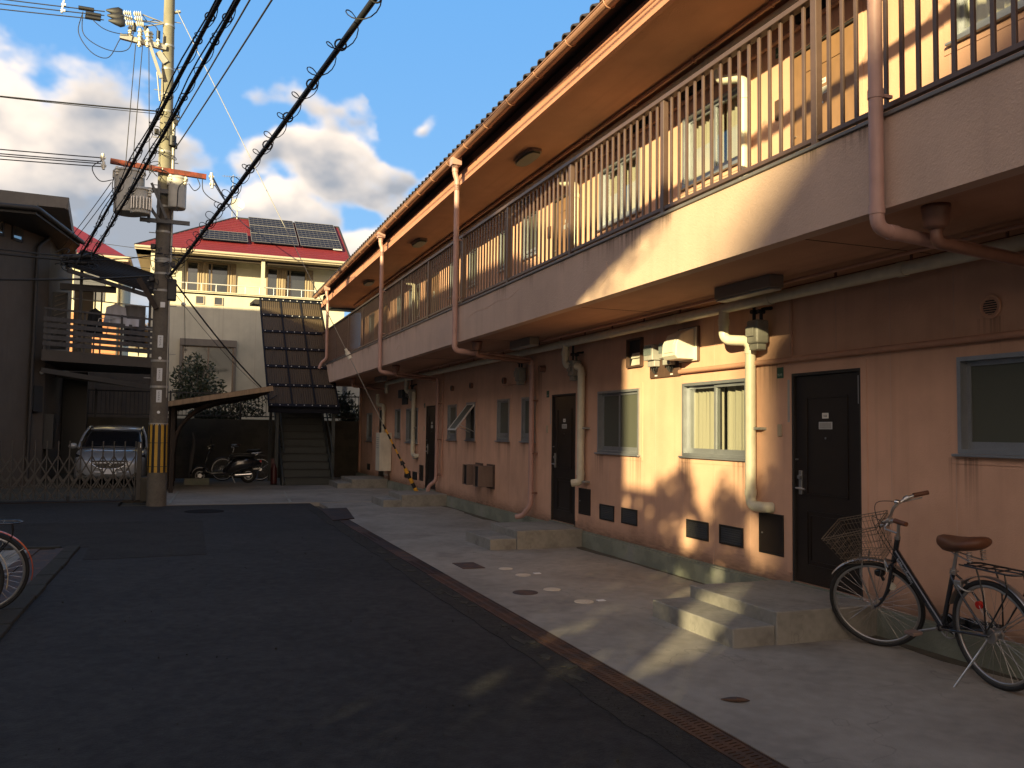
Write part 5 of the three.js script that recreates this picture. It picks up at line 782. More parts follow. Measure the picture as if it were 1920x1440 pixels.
// ================================================================ roofed outside stair
{
  const s = thing('covered_stair', 'dark steel stair under a smoked corrugated roof at the lane end', 'stair'); const n = 15, rise = .215, go = .255, z0 = -24.7;
  for (let i = 0; i < n; i++) { const y = i * rise, z = z0 - i * go; part('riser', rbx(2.64, 3.93, y + .02, y + rise - .012, z - .014, z, .003), M.stairSteel, s); part('tread', rbx(2.64, 3.93, y + rise - .012, y + rise + .012, z - go - .0, z + .03, .004), M.stairSteel, s); part('nosing', bx(2.66, 3.91, y + rise + .001, y + rise + .015, z + .0301, z + .034), M.black, s); }
  part('stringer', [slab([[2.60, 0, z0 + .12], [2.60, 0, z0 - .3], [2.60, n * rise, z0 - n * go - .2], [2.60, n * rise + .2, z0 - n * go + .05], [2.60, .28, z0 + .1]], .05), slab([[3.98, 0, z0 + .12], [3.98, 0, z0 - .3], [3.98, n * rise, z0 - n * go - .2], [3.98, n * rise + .2, z0 - n * go + .05], [3.98, .28, z0 + .1]], .05)], M.stairSteel, s);
  part('post', [[2.42, -25.0], [4.0, -25.0], [2.42, -27.0]].map(([x, z]) => bx(x - .045, x + .045, 0, 2.3 + (-25 - z) * .86, z - .045, z + .045)), M.stairSteel, s);
  part('handrail', [rod([2.6, .95, z0], [2.6, .95 + n * rise, z0 - n * go], .022), rod([3.96, .95, z0], [3.96, .95 + n * rise, z0 - n * go], .022)], M.stairSteel, s);
  // roof: three columns by six rows of smoked corrugated sheet over purlins
  const roof = group('roof', s), p0 = [2.17, 2.22, -24.85], x1 = 4.12, L = Math.hypot(3.6, 4.35), ang = Math.atan2(3.6, 4.35);
  const loc = (x, t, o) => [x, p0[1] + t * 3.6 + o * Math.cos(ang), p0[2] - t * 4.35 + o * Math.sin(ang)];
  const cols = [[2.17, 2.81], [2.82, 3.46], [3.47, 4.12]], rows = 6;
  for (let j = 0; j < rows; j++) for (const [a, b] of cols) {
    const k = 40, pos = [], idx = []; for (let i = 0; i <= k; i++) { const x = mix(a, b, i / k), o = .010 * Math.sin(i * Math.PI / 2 + .5); for (const t of [j / rows, (j + 1) / rows + .004]) pos.push(...loc(x, t, o + .03)); }
    for (let i = 0; i < k; i++) idx.push(i * 2, i * 2 + 2, i * 2 + 3, i * 2, i * 2 + 3, i * 2 + 1);
    const g = new THREE.BufferGeometry(); g.setAttribute('position', new THREE.Float32BufferAttribute(pos, 3)); g.setIndex(idx); g.computeVertexNormals(); g.setAttribute('uv', new THREE.Float32BufferAttribute(new Float32Array(pos.length / 3 * 2), 2)); part('roof_sheet', g, M.smoked, roof);
  }
  for (let j = 0; j <= rows; j++) { const t0 = j / rows - .010, t1 = j / rows + .012; part('purlin', slab([loc(2.15, t0, .062), loc(4.14, t0, .062), loc(4.14, t1, .062), loc(2.15, t1, .062)], .07), M.purlin, roof); part('screw_cap', Array.from({ length: 9 }, (_, i) => new THREE.SphereGeometry(.017, 8, 6)
      .translate(...loc(2.24 + i * .225, j / rows, .066))), M.white, roof); }
  for (const x of [2.165, 2.815, 3.465, 4.125]) part('rafter', slab([loc(x - .022, 0, .056), loc(x + .022, 0, .056), loc(x + .022, 1, .056), loc(x - .022, 1, .056)], .06), M.purlin, roof);
  part('valance', slab([[2.15, 2.05, -24.83], [4.14, 2.05, -24.83], [4.14, 2.26, -24.83], [2.15, 2.26, -24.83]], .02), M.purlin, roof);
  part('landing_roof', [slab([[2.0, 5.86, -29.2], [7.4, 5.86, -29.2], [7.4, 6.05, -31.6], [2.0, 6.05, -31.6]], .1), bx(2.0, 7.4, 5.70, 5.84, -29.25, -29.18)], M.darkTrim, roof);
  part('landing', [bx(2.5, 5.3, 3.1, 3.25, -30, -28.5)], M.stairSteel, s);
  solo('fire_extinguisher', [lathe([[0, 0], [.08, 0], [.085, .02], [.085, .42], [.05, .5], [.03, .56], [0, .57]], 16).translate(2.36, .05, -24.9), rbx(2.28, 2.44, .02, .75, -25.03, -25.0, .005)], M.darkRed, 'red fire extinguisher standing beside the foot of the stair', 'fire extinguisher');
}
// ================================================================ utility pole
{
  const p = thing('utility_pole', 'tall concrete utility pole with transformers and yellow-black hazard wrap', 'utility pole');
  const PX = (y) => -.506 - .0085 * y, PZ = -18.9, PR = (y) => .192 - .0082 * y;
  part('shaft', rod([PX(-.1), -.1, PZ], [PX(6.3), 6.3, PZ], PR(0), PR(6.3), 28), M.poleShaded, p); part('shaft', rod([PX(6.3), 6.3, PZ], [PX(11.5), 11.5, PZ], PR(6.3), PR(11.5), 28), M.poleLit, p);  // lower length painted darker where shade falls, upper length lighter for sun
  part('step_bolt', Array.from({ length: 16 }, (_, i) => { const y = 2.6 + i * .5, s = i % 2 ? 1 : -1; return rod([PX(y) + s * PR(y), y, PZ], [PX(y) + s * (PR(y) + .13), y, PZ], .009, .009, 6); }), M.galv, p);
  for (const y of [1.66, 2.42, 2.95, 4.4, 4.75, 5.0, 5.05, 5.62, 6.15, 6.9, 7.3, 8.15, 8.5, 9.05, 9.55, 9.98]) part('band', rod([PX(y), y - .022, PZ], [PX(y), y + .022, PZ], PR(y) + .008, PR(y) + .008, 24), M.galv, p);
  // hazard wrap: upright stripes
  for (let i = 0; i < 20; i++) { const a = i / 20 * 6.283, b = (i + 1) / 20 * 6.283, q = (t, y) => [PX(y) + Math.sin(t) * (PR(y) + .007), y, PZ + Math.cos(t) * (PR(y) + .007)]; const ps = []; for (let k = 0; k < 3; k++) { const t0 = mix(a, b, k / 3), t1 = mix(a, b, (k + 1) / 3); ps.push([q(t0, .68), q(t1, .68), q(t1, 1.66), q(t0, 1.66)]); } part('hazard_stripe', poly(ps), i % 2 ? M.yellow : M.black, p); }
  part('hazard_tie', [.80, 1.28].map((y) => rod([PX(y), y - .006, PZ], [PX(y), y + .006, PZ], PR(y) + .010, PR(y) + .010, 24)), M.black, p);
    [[3.34, .25], [2.665, .26], [2.225, .25]].forEach(([y, h], i) => { const m = lettering(.085, h, (x, w, H) => { x.fillStyle = '#4a4a48'; x.font = 'bold ' + w * .55 + 'px sans-serif'; x.textAlign = 'center'; for (let k = 0; k < 5; k++) { x.fillRect(w * .3, H * (.12 + k * .16), w * .4, H * .03); x.fillRect(w * (.35 + .1 * (k % 2)), H * (.12 + k * .16), w * .08, H * .1); } }, '#c9cbca', 128); part('pole_plate', rbx(PX(y) - .05, PX(y) + .05, y - h / 2, y + h / 2, PZ + PR(y) + .004, PZ + PR(y) + .010, .002), M.white, p); part('pole_plate', new THREE.PlaneGeometry(.085, h * .94).translate(PX(y), y, PZ + PR(y) + .0115), m, p, { uv: true }); });
  part('pole_plate', [rbx(PX(4.1) - .02, PX(4.1) + .07, 4.04, 4.15, PZ + PR(4.1), PZ + PR(4.1) + .02, .004), rod([PX(3.0), 3.0, PZ + PR(3)], [PX(3.0), 3.0, PZ + PR(3) + .02], .03), rod([PX(1.9), 1.9, PZ + PR(1.9)], [PX(1.9), 1.9, PZ + PR(1.9) + .015], .03)], M.white, p);
  // high arm with insulators
  part('crossarm', [beam([-1.50, 9.56, PZ + .12], [-.62, 9.46, PZ + .12], .09, .10), beam([-1.04, 9.74, PZ + .2], [-.70, 8.78, PZ + .2], .05, .06), beam([-.78, 9.35, PZ + .12], [-.62, 9.15, PZ + .12], .06, .12), rod([-.78, 8.9, PZ + .2], [-.71, 8.3, PZ + .2], .014)], M.galv, p);
  const ins = (a, b, r, n = 5) => { const g = [], A = V(...a), B = V(...b); for (let i = 0; i < n; i++) { const c = A.clone().lerp(B, (i + .25) / n).toArray(), d = A.clone().lerp(B, (i + .75) / n).toArray(); g.push(rod(c, d, r, r * .55, 14)); } g.push(rod(a, b, r * .5, r * .5, 8)); return g; };
  for (const [x, y] of [[-1.32, 9.55], [-1.12, 9.53], [-.92, 9.5]]) part('insulator', ins([x, y + .05, PZ + .12], [x, y + .26, PZ + .12], .05, 3), M.porcelain, p);
  for (const [x, y] of [[-1.13, 9.58], [-.98, 9.6]]) part('insulator', ins([x, y - .22, PZ + .22], [x, y + .16, PZ + .22], .05, 4), M.porcelain, p);
  part('cutout_cap', [rod([-1.24, 9.68, PZ + .2], [-1.24, 9.84, PZ + .2], .045), rod([-1.02, 9.72, PZ + .2], [-1.02, 9.82, PZ + .2], .045), rod([-.78, 9.6, PZ + .2], [-.78, 9.76, PZ + .2], .04)], M.black, p);
  part('insulator', ins([-.78, 9.44, PZ + .2], [-.78, 9.60, PZ + .2], .045, 2), M.porcelain, p);
  // strain insulators towards the lane side, three phases
  for (const [k, y] of [[0, 10.10], [1, 9.97], [2, 9.84]]) { part('insulator', [...ins([-1.12 + k * .03, y, PZ + .1 + k * .06], [-1.27 + k * .03, y - .01, PZ + .1 + k * .06], .062, 4), ...ins([-1.31 + k * .03, y - .02, PZ + .1 + k * .06], [-1.46 + k * .03, y - .03, PZ + .1 + k * .06], .058, 4)], M.porcelain, p); part('strain_cover', loft([[-1.47, .06], [-1.55, .09], [-1.66, .06], [-1.78, .015]].map(([x, r]) => Array.from({ length: 10 }, (_, q) => [x + k * .03, y - .035 + Math.sin(q / 10 * 6.283) * r * 1.15, PZ + .1 + k * .06 + Math.cos(q / 10 * 6.283) * r * .6]))), M.black, p); part('strain_link', [rod([-1.10, y, PZ + .1], [-.66, 10.0, PZ + .08], .014)], M.galv, p); }
  part('line_sleeve', [[-2.14, 10.02], [-2.0, 9.9], [-2.0, 9.80]].map(([x, y], k) => rod([x - .14, y, PZ + .1 + k * .06], [x + .14, y, PZ + .1 + k * .06], .042, .042, 12)), M.black, p);
  part('spacer', [rod([-2.53, 10.22, PZ + .1], [-2.56, 9.80, PZ + .22], .02), rod([-2.55, 10.2, PZ + .1], [-2.50, 10.2, PZ + .1], .032), rod([-2.58, 10.0, PZ + .16], [-2.5, 10.0, PZ + .16], .028), rod([-2.58, 9.86, PZ + .2], [-2.5, 9.86, PZ + .2], .028)], M.white, p);
  part('top_bracket', [rod([PX(10.3) + .1, 10.3, PZ], [PX(10.3) + .22, 10.34, PZ + .02], .03)], M.galv, p);
  part('jumper_wire', [curve([[-2.2, 9.95, PZ + .1], [-2.26, 9.5, PZ + .1], [-1.98, 9.12, PZ + .1], [-1.72, 9.08, PZ + .1], [-1.5, 9.5, PZ + .12]]), curve([[-2.2, 9.9, PZ + .16], [-2.15, 9.45, PZ + .16], [-1.7, 9.22, PZ + .16], [-1.35, 9.3, PZ + .14], [-1.24, 9.68, PZ + .2]]), curve([[-2.1, 9.85, PZ + .22], [-1.8, 9.62, PZ + .22], [-1.45, 9.58, PZ + .2], [-1.24, 9.64, PZ + .2]]), curve([[-1.24, 9.84, PZ + .2], [-1.1, 9.9, PZ + .2], [-.85, 9.86, PZ + .2], [-.78, 9.76, PZ + .2]]), curve([[-1.5, 9.96, PZ + .2], [-1.3, 9.92, PZ + .25], [-1.05, 9.82, PZ + .2]]), curve([[-.66, 9.98, PZ + .08], [-.85, 10.03, PZ + .1], [-.98, 9.97, PZ + .1], [-1.1, 10.08, PZ + .1]])].map((c) => sweep(c, .0085, 6)), M.cable, p);
  // red low-voltage arm and its insulators
  part('crossarm', [beam([-1.58, 6.93, PZ + .22], [-.62, 6.86, PZ + .22], .085, .10), beam([-.60, 6.86, PZ + .22], [.24, 6.82, PZ + .22], .085, .10)], M.armRed, p);
  for (const [x, y] of [[-1.72, 6.98], [-1.70, 6.82], [.34, 6.84], [.36, 6.68]]) part('insulator', [...ins([x - .05, y, PZ + .22], [x + .05, y, PZ + .22], .055, 2), rod([x, y - .08, PZ + .22], [x, y + .08, PZ + .22], .03)], M.porcelain, p);
  // brackets and three transformers
  part('bracket', [beam([-1.35, 6.42, PZ + .24], [-.45, 6.42, PZ + .24], .06, .09), beam([-1.0, 5.80, PZ + .24], [-.05, 5.80, PZ + .24], .06, .08), beam([-1.05, 6.40, PZ + .26], [-.62, 5.78, PZ + .26], .05, .06), beam([-.84, 5.78, PZ + .1], [-.84, 6.5, PZ + .1], .06, .07), beam([-.66, 5.9, PZ + .26], [-.66, 6.55, PZ + .26], .05, .06), beam([-.80, 6.55, PZ + .3], [-.5, 5.85, PZ + .3], .045, .05)], mat([.085, .085, .085], { rough: .6, metal: .3 }), p);
  const can = (x, y0, y1, r, z, fins) => { const t = group('transformer', p); part('tank', [lathe([[0, y0], [r - .02, y0], [r, y0 + .03], [r, y1 - .05], [r + .022, y1 - .045], [r + .022, y1 - .015], [r - .04, y1 + .02], [0, y1 + .035]], 28).translate(x, 0, z), rbx(x - r - .03, x - r + .03, y1 - .18, y1 - .02, z - .03, z + .05, .01)], M.transformer, t); if (fins) part('fin', Array.from({ length: fins }, (_, i) => { const a = -.9 + i * 2.4 / fins; return beam([x + Math.sin(a) * (r + .02), y0 + .08, z + Math.cos(a) * (r + .02)], [x + Math.sin(a) * (r + .02), y1 - .2, z + Math.cos(a) * (r + .02)], .018, .07); }), M.dull, t); for (const [dx, dy] of [[r * .85, -.16], [-r * .75, -.14]]) part('bushing', ins([x + dx, y1 + dy, z + r * .6], [x + dx * 1.05, y1 + dy + .16, z + r * .75], .05, 3), M.porcelain, t); };
  can(-1.22, 5.90, 6.78, .285, PZ + .15, 0); can(-.98, 5.84, 6.36, .19, PZ + .46, 8); can(-.31, 6.08, 6.74, .175, PZ + .22, 0);
  part('drop_lead', [curve([[-.14, 6.66, PZ + .4], [-.28, 6.5, PZ + .42], [-.30, 6.2, PZ + .42], [-.31, 6.0, PZ + .42]]), curve([[-1.5, 6.6, PZ + .3], [-1.52, 6.4, PZ + .32], [-1.46, 6.05, PZ + .34], [-1.44, 5.7, PZ + .3]]), curve([[.16, 6.78, PZ + .24], [.2, 6.5, PZ + .24], [.5, 6.3, PZ + .24], [.78, 6.32, PZ + .2], [.9, 6.62, PZ]]), curve([[.05, 6.8, PZ + .24], [.12, 6.6, PZ + .25], [.02, 6.5, PZ + .25], [-.1, 6.62, PZ + .3]]), curve([[-1.7, 6.95, PZ + .24], [-1.9, 6.75, PZ + .24], [-1.75, 6.5, PZ + .24], [-1.5, 6.55, PZ + .25]]), curve([[-1.45, 6.9, PZ + .26], [-1.1, 6.75, PZ + .3], [-.9, 6.85, PZ + .3], [-.7, 6.7, PZ + .3]]), curve([[-.9, 6.6, PZ + .3], [-.75, 6.85, PZ + .3], [-.5, 6.8, PZ + .3], [-.4, 6.6, PZ + .3]])].map((c) => sweep(c, .009, 6)), M.cable, p);
  part('riser_pipe', [bent([[PX(7) + .17, 4.6, PZ + .06], [PX(7) + .17, 6.6, PZ + .06]], .022), bent([[PX(7.4) + .155, 6.85, PZ + .06], [PX(8) + .15, 8.1, PZ + .06]], .034), bent([[-.385, 2.2, PZ + .1], [-.40, 4.6, PZ + .1]], .016)], M.galv, p);
  // clutter of clamps and coils where the cables tie on
  const R = rng(71), knots = []; for (let i = 0; i < 34; i++) { const y = i < 18 ? 4.35 + 1.0 * R() : 6.9 + 1.3 * R(), a = R() * 6.28; const c = V(PX(y) + Math.cos(a) * .2, y, PZ + .04 + Math.abs(Math.sin(a)) * .22), rr = .035 + .07 * R(); knots.push(new THREE.TorusGeometry(rr, .008, 5, 14, 3 + 3 * R()).rotateX(R() * 3).rotateY(R() * 3).translate(c.x, c.y, c.z)); } part('cable_loop', knots, M.cable, p);
  for (const [y, s] of [[4.45, .2], [4.62, -.2], [4.95, .2], [5.3, -.19], [7.45, .18], [7.7, -.18], [7.95, .18]]) part('clamp', rbx(PX(y) + s - .045, PX(y) + s + .045, y - .05, y + .05, PZ - .02, PZ + .12, .012), M.darkTrim, p);
  part('junction_box', rod([PX(7.6) + .13, 7.42, PZ + .14], [PX(7.6) + .13, 7.62, PZ + .14], .075, .075, 16), M.black, p); part('junction_box', [rbx(PX(4.5) + .10, PX(4.5) + .28, 4.2, 4.65, PZ - .02, PZ + .14, .03)], M.black, p);
  part('stay_board', beam([-.98, 4.6, PZ + .18], [-.63, 4.0, PZ + .2], .07, .10), M.timberDark, p);
}
// ================================================================ overhead lines
function sag(a, b, s, n = 30) { return Array.from({ length: n + 1 }, (_, i) => { const t = i / n; return V(mix(a[0], b[0], t), mix(a[1], b[1], t) - s * 4 * t * (1 - t), mix(a[2], b[2], t)); }); }
function line(label, a, b, s, r, m = M.wire, g) { return solo('overhead_cable', sweep(sag(a, b, s), r, 7), m, label, 'cable', g); }
function coil(P, r, pitch, rad, off) { const c = new THREE.CatmullRomCurve3(P), L = c.getLength(), n = Math.round(L / pitch * 14), out = []; for (let i = 0; i <= n; i++) { const t = i / n, p = c.getPointAt(t), tn = c.getTangentAt(t), a = t * L / pitch * 6.283, sd = tn.clone().cross(UPV).normalize(), u = sd.clone().cross(tn); const w = rad * (.8 + .4 * vnoise(t * L / pitch, .5, 999, 4)); out.push(p.addScaledVector(u, Math.cos(a) * w + off).addScaledVector(sd, Math.sin(a) * w)); } return sweep(out, r, 4, false); }
{
  // two heavy aerial cables side by side from the grey house corner over the lane
  const A = [-2.25, 5.52, -21.6], Bq = [1.95, 6.05, .6];
  const mk = (o, yo, label, coils) => { const a = [A[0] + o, A[1] + yo, A[2]], b = [Bq[0] + o * .45, Bq[1] + yo, Bq[2]], P = sag(a, b, .16, 40); const t = thing('aerial_cable', label, 'cable'); part('sheath', [sweep(P, .024, 8), sweep(P.map((p) => p.clone().add(V(.02, .042, 0))), .012, 6), sweep(P.map((p, i) => p.clone().add(V(-.035 - .02 * Math.sin(i), .035, 0))), .008, 6)], M.cable, t); if (coils) part('lashing', [coil(P, .005, .95, .055, .02)], M.cable, t); part('tie', Array.from({ length: 20 }, (_, i) => { const p = P[2 + i * 2 - (i % 2)]; return new THREE.TorusGeometry(.045, .007, 6, 14).translate(p.x, p.y + .02, p.z); }), M.cable, t); };
  mk(-.10, 0, 'thick black aerial cable crossing high over the lane, the left of a close pair', true); mk(.14, .02, 'thick black aerial cable crossing high over the lane, the right of a close pair', true);
  // spiral-lashed cable from the pole
  const P = sag([-.40, 4.72, -18.85], [2.98, 6.12, 2.5], .10, 46), t = thing('aerial_cable', 'black aerial cable with spiral loops running from the pole over the lane', 'cable'); part('sheath', [sweep(P, .027, 8), sweep(P.map((p) => p.clone().add(V(0, .045, 0))), .009, 6), sweep(P.map((p) => p.clone().add(V(.024, .016, 0))), .015, 6)], M.cable, t); part('lashing', coil(P, .006, .62, .10, .06), M.cable, t); part('tie', Array.from({ length: 22 }, (_, i) => { const p = P[1 + i * 2]; return new THREE.TorusGeometry(.055, .009, 6, 14).translate(p.x, p.y + .01, p.z); }), M.cable, t);
  const c = thing('cable_splice', 'tangled black cable splice below the grey house roof where cables meet', 'cable splice', null, [-2.42, 5.42, -21.9]); const R = rng(88); part('loop', Array.from({ length: 26 }, () => new THREE.TorusGeometry(.06 + .12 * R(), .010, 5, 18, 3 + 3 * R()).rotateX(R() * 3).rotateY(R() * 3).translate((R() - .5) * .75, (R() - .5) * .3, (R() - .5) * .3)), M.cable, c); part('closure', [rod([-.4, .04, 0], [.25, .12, .05], .07, .07, 14), rod([-.3, -.08, .05], [.3, -.02, .0], .05, .05, 12)], M.cable, c);
  line('thin black cable beside the thick pair, tied to the pole below its high arm', [-.44, 7.75, -18.8], [2.2, 6.35, .6], .12, .012); line('thin black cable from the pole, outermost on the house side of the thick pair', [-.40, 7.35, -18.8], [2.42, 6.30, .6], .12, .012);
  const G = 'high lines running from the pole top'; [[10.22, .1, 10.75, 'uppermost'], [10.03, .1, 10.02, 'second'], [9.92, .16, 9.86, 'third'], [9.80, .22, 9.66, 'lowest']].forEach(([y, z, y2, w], i) => line(w + ' of the four high lines running sideways from the pole top', [i ? -1.8 : -.65, i ? y : 10.75, -18.9 + z], [-16, y2 - .25 + (i ? 0 : -.4), -18.3], .22, .011, M.wire, G));
  const G2 = 'leads dropping from the high arm'; [[-1.18, 'nearest the arm tip'], [-1.05, 'in the middle'], [-.93, 'nearest the pole']].forEach(([x, w]) => line('thin lead dropping from the high pole arm to the transformers, ' + w, [x - .02, 9.4, -18.68], [x - .12 + (x > -1 ? .2 : 0), 6.75, -18.6], .0, .0085, M.cable, G2));
  const G3 = 'low lines running from the red arm'; [[6.98, 6.9, 'uppermost'], [6.9, 6.78, 'second'], [6.86, 6.72, 'third'], [6.80, 6.62, 'lowest']].forEach(([y, y2, w]) => line(w + ' of the low lines running sideways from the red pole arm', [-1.75, y, -18.7], [-16, y2, -18.4], .14, .011, M.wire, G3));
  line('single thick phone line running sideways from the middle of the pole', [-.68, 8.12, -18.8], [-14, 7.55, -17.2], .18, .015, M.cable); line('thin phone wire just above the single thick phone line', [-.68, 8.08, -18.85], [-14, 7.95, -18.2], .15, .007);
  for (const [o, w] of [[0, 'nearest'], [.12, 'second'], [.26, 'farthest']]) line('service wire slanting from the red arm to the cream house roof, ' + w + ' of three', [.36, 6.86 - o * .4, -18.7], [2.3 + o, 9.9 - o * .6, -36.6], .25, .010, M.wire, 'service wires to the cream house');
  for (const [o, w] of [[0, 'nearest'], [.14, 'farther']]) line('thin wire slanting from the transformers down behind the grey house, ' + w + ' of two', [-1.55 + o * .5, 6.5 - o * .5, -18.7], [-4.4 + o, 6.4, -30], .1, .008, M.wire, 'wires from the transformers');
  [[8.3, 8.0], [7.9, 7.72], [7.5, 7.45]].forEach(([a, b], i) => line(['highest', 'middle', 'lowest'][i] + ' of three distant wires between the two red-roofed houses', [-5.5, a + .5, -36], [9.5, b + .7, -36.2], .3, .010, M.wire, 'distant wires'));
  line('black cable running level before the grey house below the splice', [-6.5, 5.55, -21.5], [-2.3, 5.42, -21.9], .05, .026, M.cable); line('second black cable running level before the grey house to the splice', [-6.5, 5.68, -21.5], [-2.3, 5.5, -21.9], .05, .018, M.cable); line('wire running level from the splice to the pole', [-2.3, 5.45, -21.9], [-.66, 5.15, -18.95], .03, .012, M.cable); line('black cable crossing the grey house wall to the pole foot clamps', [-6.5, 4.72, -21.2], [-.66, 4.72, -18.95], .12, .022, M.cable);
  const d = thing('service_cable', 'black service cable running down from the pole to the covered stair', 'cable'); part('sheath', [sweep(sag([-.38, 4.70, -18.85], [2.02, 2.72, -25.2], .10, 24), .019, 7), sweep(curve([[2.02, 2.72, -25.2], [2.06, 2.58, -25.2], [2.1, 2.45, -25.1], [2.2, 2.42, -25.05], [2.4, 2.55, -25.0]], 14), .019, 7)], M.cable, d); part('clip', rod([1.9, 2.72, -25.2], [2.3, 2.74, -25.2], .014), M.galv, d);
  line('thin wire running down beside the black service cable to the stair', [-.36, 4.45, -18.85], [1.96, 2.72, -25.2], .12, .006);
  line('thin upright wire hanging beside the pole before the cream house', [-.14, 5.2, -19.2], [-.06, 3.2, -19.6], 0, .006, M.cable); solo('wire_insulator', [new THREE.SphereGeometry(.048, 14, 10).translate(-.125, 4.22, -19.4)], M.porcelain, 'small round porcelain insulator on the wire beside the pole', 'insulator');
  // stay wire of the pole with its striped sleeve
  const s = thing('guy_wire', 'steel guy wire from the pole top to the apron with striped sleeve', 'guy wire'), a = V(-.45, 10.35, -18.85), b = V(4.965, 0, -18.56), on = (y) => a.clone().lerp(b, (10.35 - y) / 10.35).toArray();
  part('wire', rod(on(10.35), on(0), .0085, .0085, 6), M.galv, s); part('insulator', [...ins2(on(3.36), on(3.12))], M.porcelain, s);
  for (let i = 0; i < 16; i++) { const y0 = mix(1.72, 0, i / 16), y1 = mix(1.72, 0, (i + 1) / 16), r = y0 < .85 ? .042 : .02; part('sleeve_band', rod(on(y0), on(y1), r, r, 14), i % 2 ? M.amber : M.black, s); }
  part('sleeve_collar', rod(on(.92), on(.84), .03, .055, 14), M.black, s);
}
function ins2(a, b) { const A = V(...a), B = V(...b), g = []; for (const [t, r] of [[.1, .035], [.38, .06], [.72, .055]]) { g.push(rod(A.clone().lerp(B, t - .1).toArray(), A.clone().lerp(B, t + .16).toArray(), r * .8, r, 16)); } return g; }
